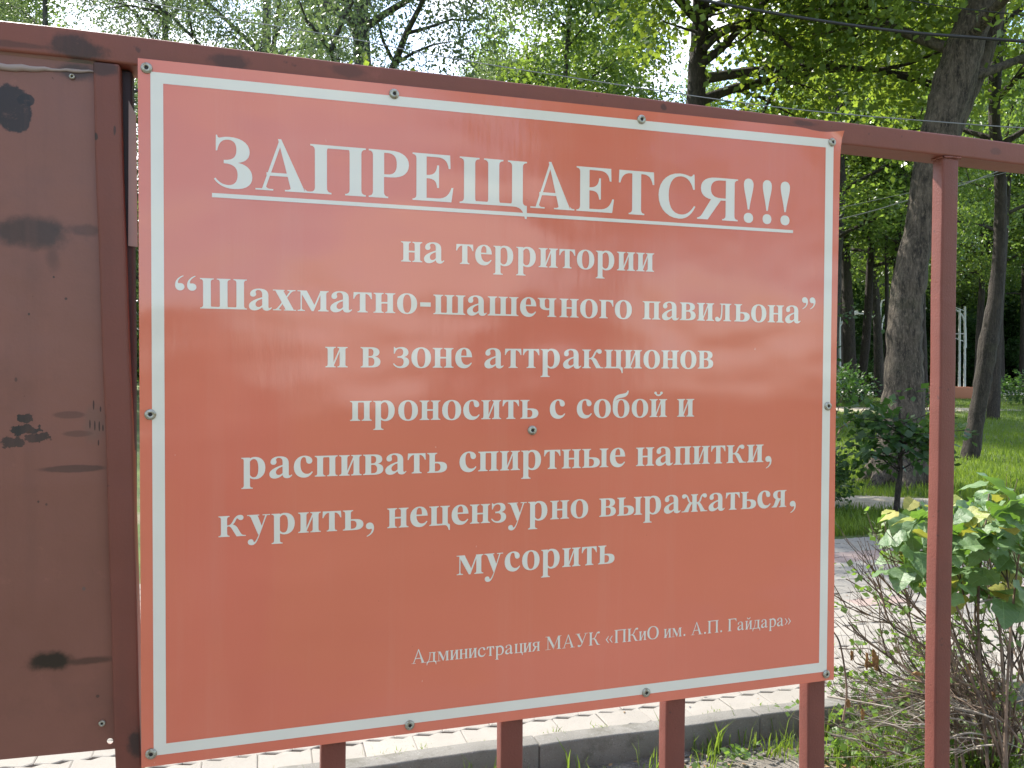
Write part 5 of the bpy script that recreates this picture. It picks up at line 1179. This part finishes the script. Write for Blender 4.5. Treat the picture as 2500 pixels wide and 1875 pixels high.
for y in (815, 835, 760): mb = MB(); mb.tube([W_(2320, y-14 if y != 815 else y), W_(2358, y)], .03, 8); mb.build('crossbar', M_lamp, AR)
a, b = G(2255, 974, ZP), G(2380, 974, ZP)
me = bevel_box('planter', a.x, b.x, a.y, a.y+1.6, .05, .05+.62, .03, 2); o = link('planter', me, M_orange); tag(o, 'long low orange brown planter box on the lawn beneath the arch', 'planter')
def cable(pts, ys_, rad, mat, label, name='cable'):
    A = arc([AT(x, y, q) for (x, y), q in zip(pts, ys_)], 10); mb = MB(); mb.tube(A, rad, 8); o = mb.build(name, mat); tag(o, label, 'cable')
cable([(1560, -34), (1735, 4), (1900, 34), (2081, 62), (2231, 80), (2382, 92), (2500, 101), (2700, 112)], [9.2, 9, 8.8, 8.6, 8.4, 8.2, 8.1, 7.9], .0155, M_cable, 'thick black cable crossing in front of the leaning elm')
cable([(2150, -20), (2230, 3), (2352, 21), (2500, 37), (2700, 55)], [9]*5, .006, M_cable, 'thin black wire above the thick cable at top right')
cable([(335, 1), (520, 38), (700, 68), (870, 97), (1090, 140), (1400, 190), (1900, 262), (2350, 302), (2600, 318)], [10, 9.9, 9.8, 9.7, 9.5, 9.3, 9, 8.8, 8.6], .006, M_wire, 'thin pale wire sloping across the birches at upper left')
cable([(1990, 547), (2050, 535), (2130, 515), (2217, 489), (2341, 454), (2422, 424), (2560, 370)], [13]*7, .009, M_wire, 'lower pale wire running behind the elm and baluster')
cable([(1990, 515), (2060, 505), (2200, 475), (2341, 448), (2420, 430), (2560, 395)], [13.6]*6, .006, M_wire, 'upper thin pale wire running behind the elm and baluster')
# ---------------------------------------------------------------- the photographer, seen only as a dim mirror image in the sign
PN = empty('person', (0.02, -.42, 0)); tag(PN, 'person in dark clothes holding up a phone, mirrored dimly in the sign', 'person')
def skinned(name, verts, edges, radii, mat, root, lev=2):
    me = bpy.data.meshes.new(name); me.from_pydata(verts, edges, []); o = link(name, me, mat, PN)
    sk = o.modifiers.new('skin', 'SKIN'); sk.use_smooth_shade = True
    for i, r in enumerate(radii):
        d = me.skin_vertices[0].data[i]; d.radius = (r, r) if not isinstance(r, tuple) else r; d.use_root = i == root
    ss = o.modifiers.new('sub', 'SUBSURF'); ss.levels = lev; ss.render_levels = lev; return o
M_cloth = NT('dark_cloth').fin((.035, .035, .045), .9); M_skin = NT('skin').fin((.42, .24, .17), .55); M_hair = NT('hair').fin((.03, .02, .015), .7); M_phone = NT('phone_case').fin((.02, .02, .02), .3)
vb = [(0, 0, .95), (0, 0, 1.12), (0, .0, 1.30), (0, -.01, 1.43), (0, .0, 1.50),
      (.17, 0, 1.41), (.24, .08, 1.20), (.13, .27, 1.36), (-.17, 0, 1.41), (-.24, .08, 1.20), (-.13, .27, 1.36),
      (.09, 0, .90), (.11, .02, .50), (.12, -.02, .09), (.13, .12, .04), (-.09, 0, .90), (-.12, .0, .50), (-.14, -.02, .09), (-.15, .12, .04)]
eb = [(0,1),(1,2),(2,3),(3,4),(3,5),(5,6),(6,7),(3,8),(8,9),(9,10),(0,11),(11,12),(12,13),(13,14),(0,15),(15,16),(16,17),(17,18)]
rb = [(.15,.11),(.14,.10),(.17,.11),(.12,.08),.055,.062,.048,.034,.062,.048,.034,.095,.065,.045,.04,.095,.065,.045,.04]
skinned('body', vb, eb, rb, M_cloth, 0)
bm = bmesh.new(); bmesh.ops.create_icosphere(bm, subdivisions=4, radius=1)
for v in bm.verts:
    x, y, z = v.co; jaw = 1 - .22*max(0, -z)**1.3
    v.co = Vector((x*.076*jaw, y*.096*(1-.1*max(0, -z)), z*.118))
    if y > 0:
        v.co.y += .018*math.exp(-((x/.16)**2 + ((z+.12)/.22)**2))        # nose
        v.co.y -= .008*(math.exp(-(((x-.38)/.16)**2 + ((z-.08)/.12)**2)) + math.exp(-(((x+.38)/.16)**2 + ((z-.08)/.12)**2)))
        v.co.y += .004*math.exp(-((x/.3)**2 + ((z+.5)/.08)**2))
    if abs(x) > .93: v.co.x *= 1.12
me = bpy.data.meshes.new('head'); bm.to_mesh(me); bm.free()
for p in me.polygons: p.use_smooth = True
hd = link('head', me, M_skin, PN, (0, .01, 1.625))
bm = bmesh.new(); bmesh.ops.create_icosphere(bm, subdivisions=3, radius=1)
for v in bm.verts: v.co = Vector((v.co.x*.084, v.co.y*.102-.012, v.co.z*.112+.02)) if not (v.co.y > .3 and v.co.z < .45) else Vector((v.co.x*.07, .03, v.co.z*.1+.02))
me = bpy.data.meshes.new('hair'); bm.to_mesh(me); bm.free()
for p in me.polygons: p.use_smooth = True
link('hair', me, M_hair, hd)
for sx_ in (1, -1):
    V = [(sx_*.13, .26, 1.36), (sx_*.095, .335, 1.47), (sx_*.085, .35, 1.52)]; E_ = [(0, 1), (1, 2)]; R_ = [.027, .030, .026]
    for k_, (dz, ln) in enumerate(((.0, .055), (.018, .06), (.036, .056), (.052, .045))):
        b = len(V); V += [(sx_*.082, .355, 1.49+dz), (sx_*.062, .385, 1.495+dz), (sx_*.045, .378, 1.50+dz)]; E_ += [(2 if k_ > 1 else 1, b), (b, b+1), (b+1, b+2)]; R_ += [.0105, .009, .0075]
    b = len(V); V += [(sx_*.075, .335, 1.50), (sx_*.052, .335, 1.525)]; E_ += [(1, b), (b, b+1)]; R_ += [.012, .009]
    skinned('hand', V, E_, R_, M_skin, 1, 1)
ph = link('phone', bevel_box('phone', -.078, .078, .356, .364, 1.49, 1.565, .004, 2), M_phone); ph.location = (.02, -.42, .02); tag(ph, 'dark phone held level in both hands of the mirrored person', 'phone')
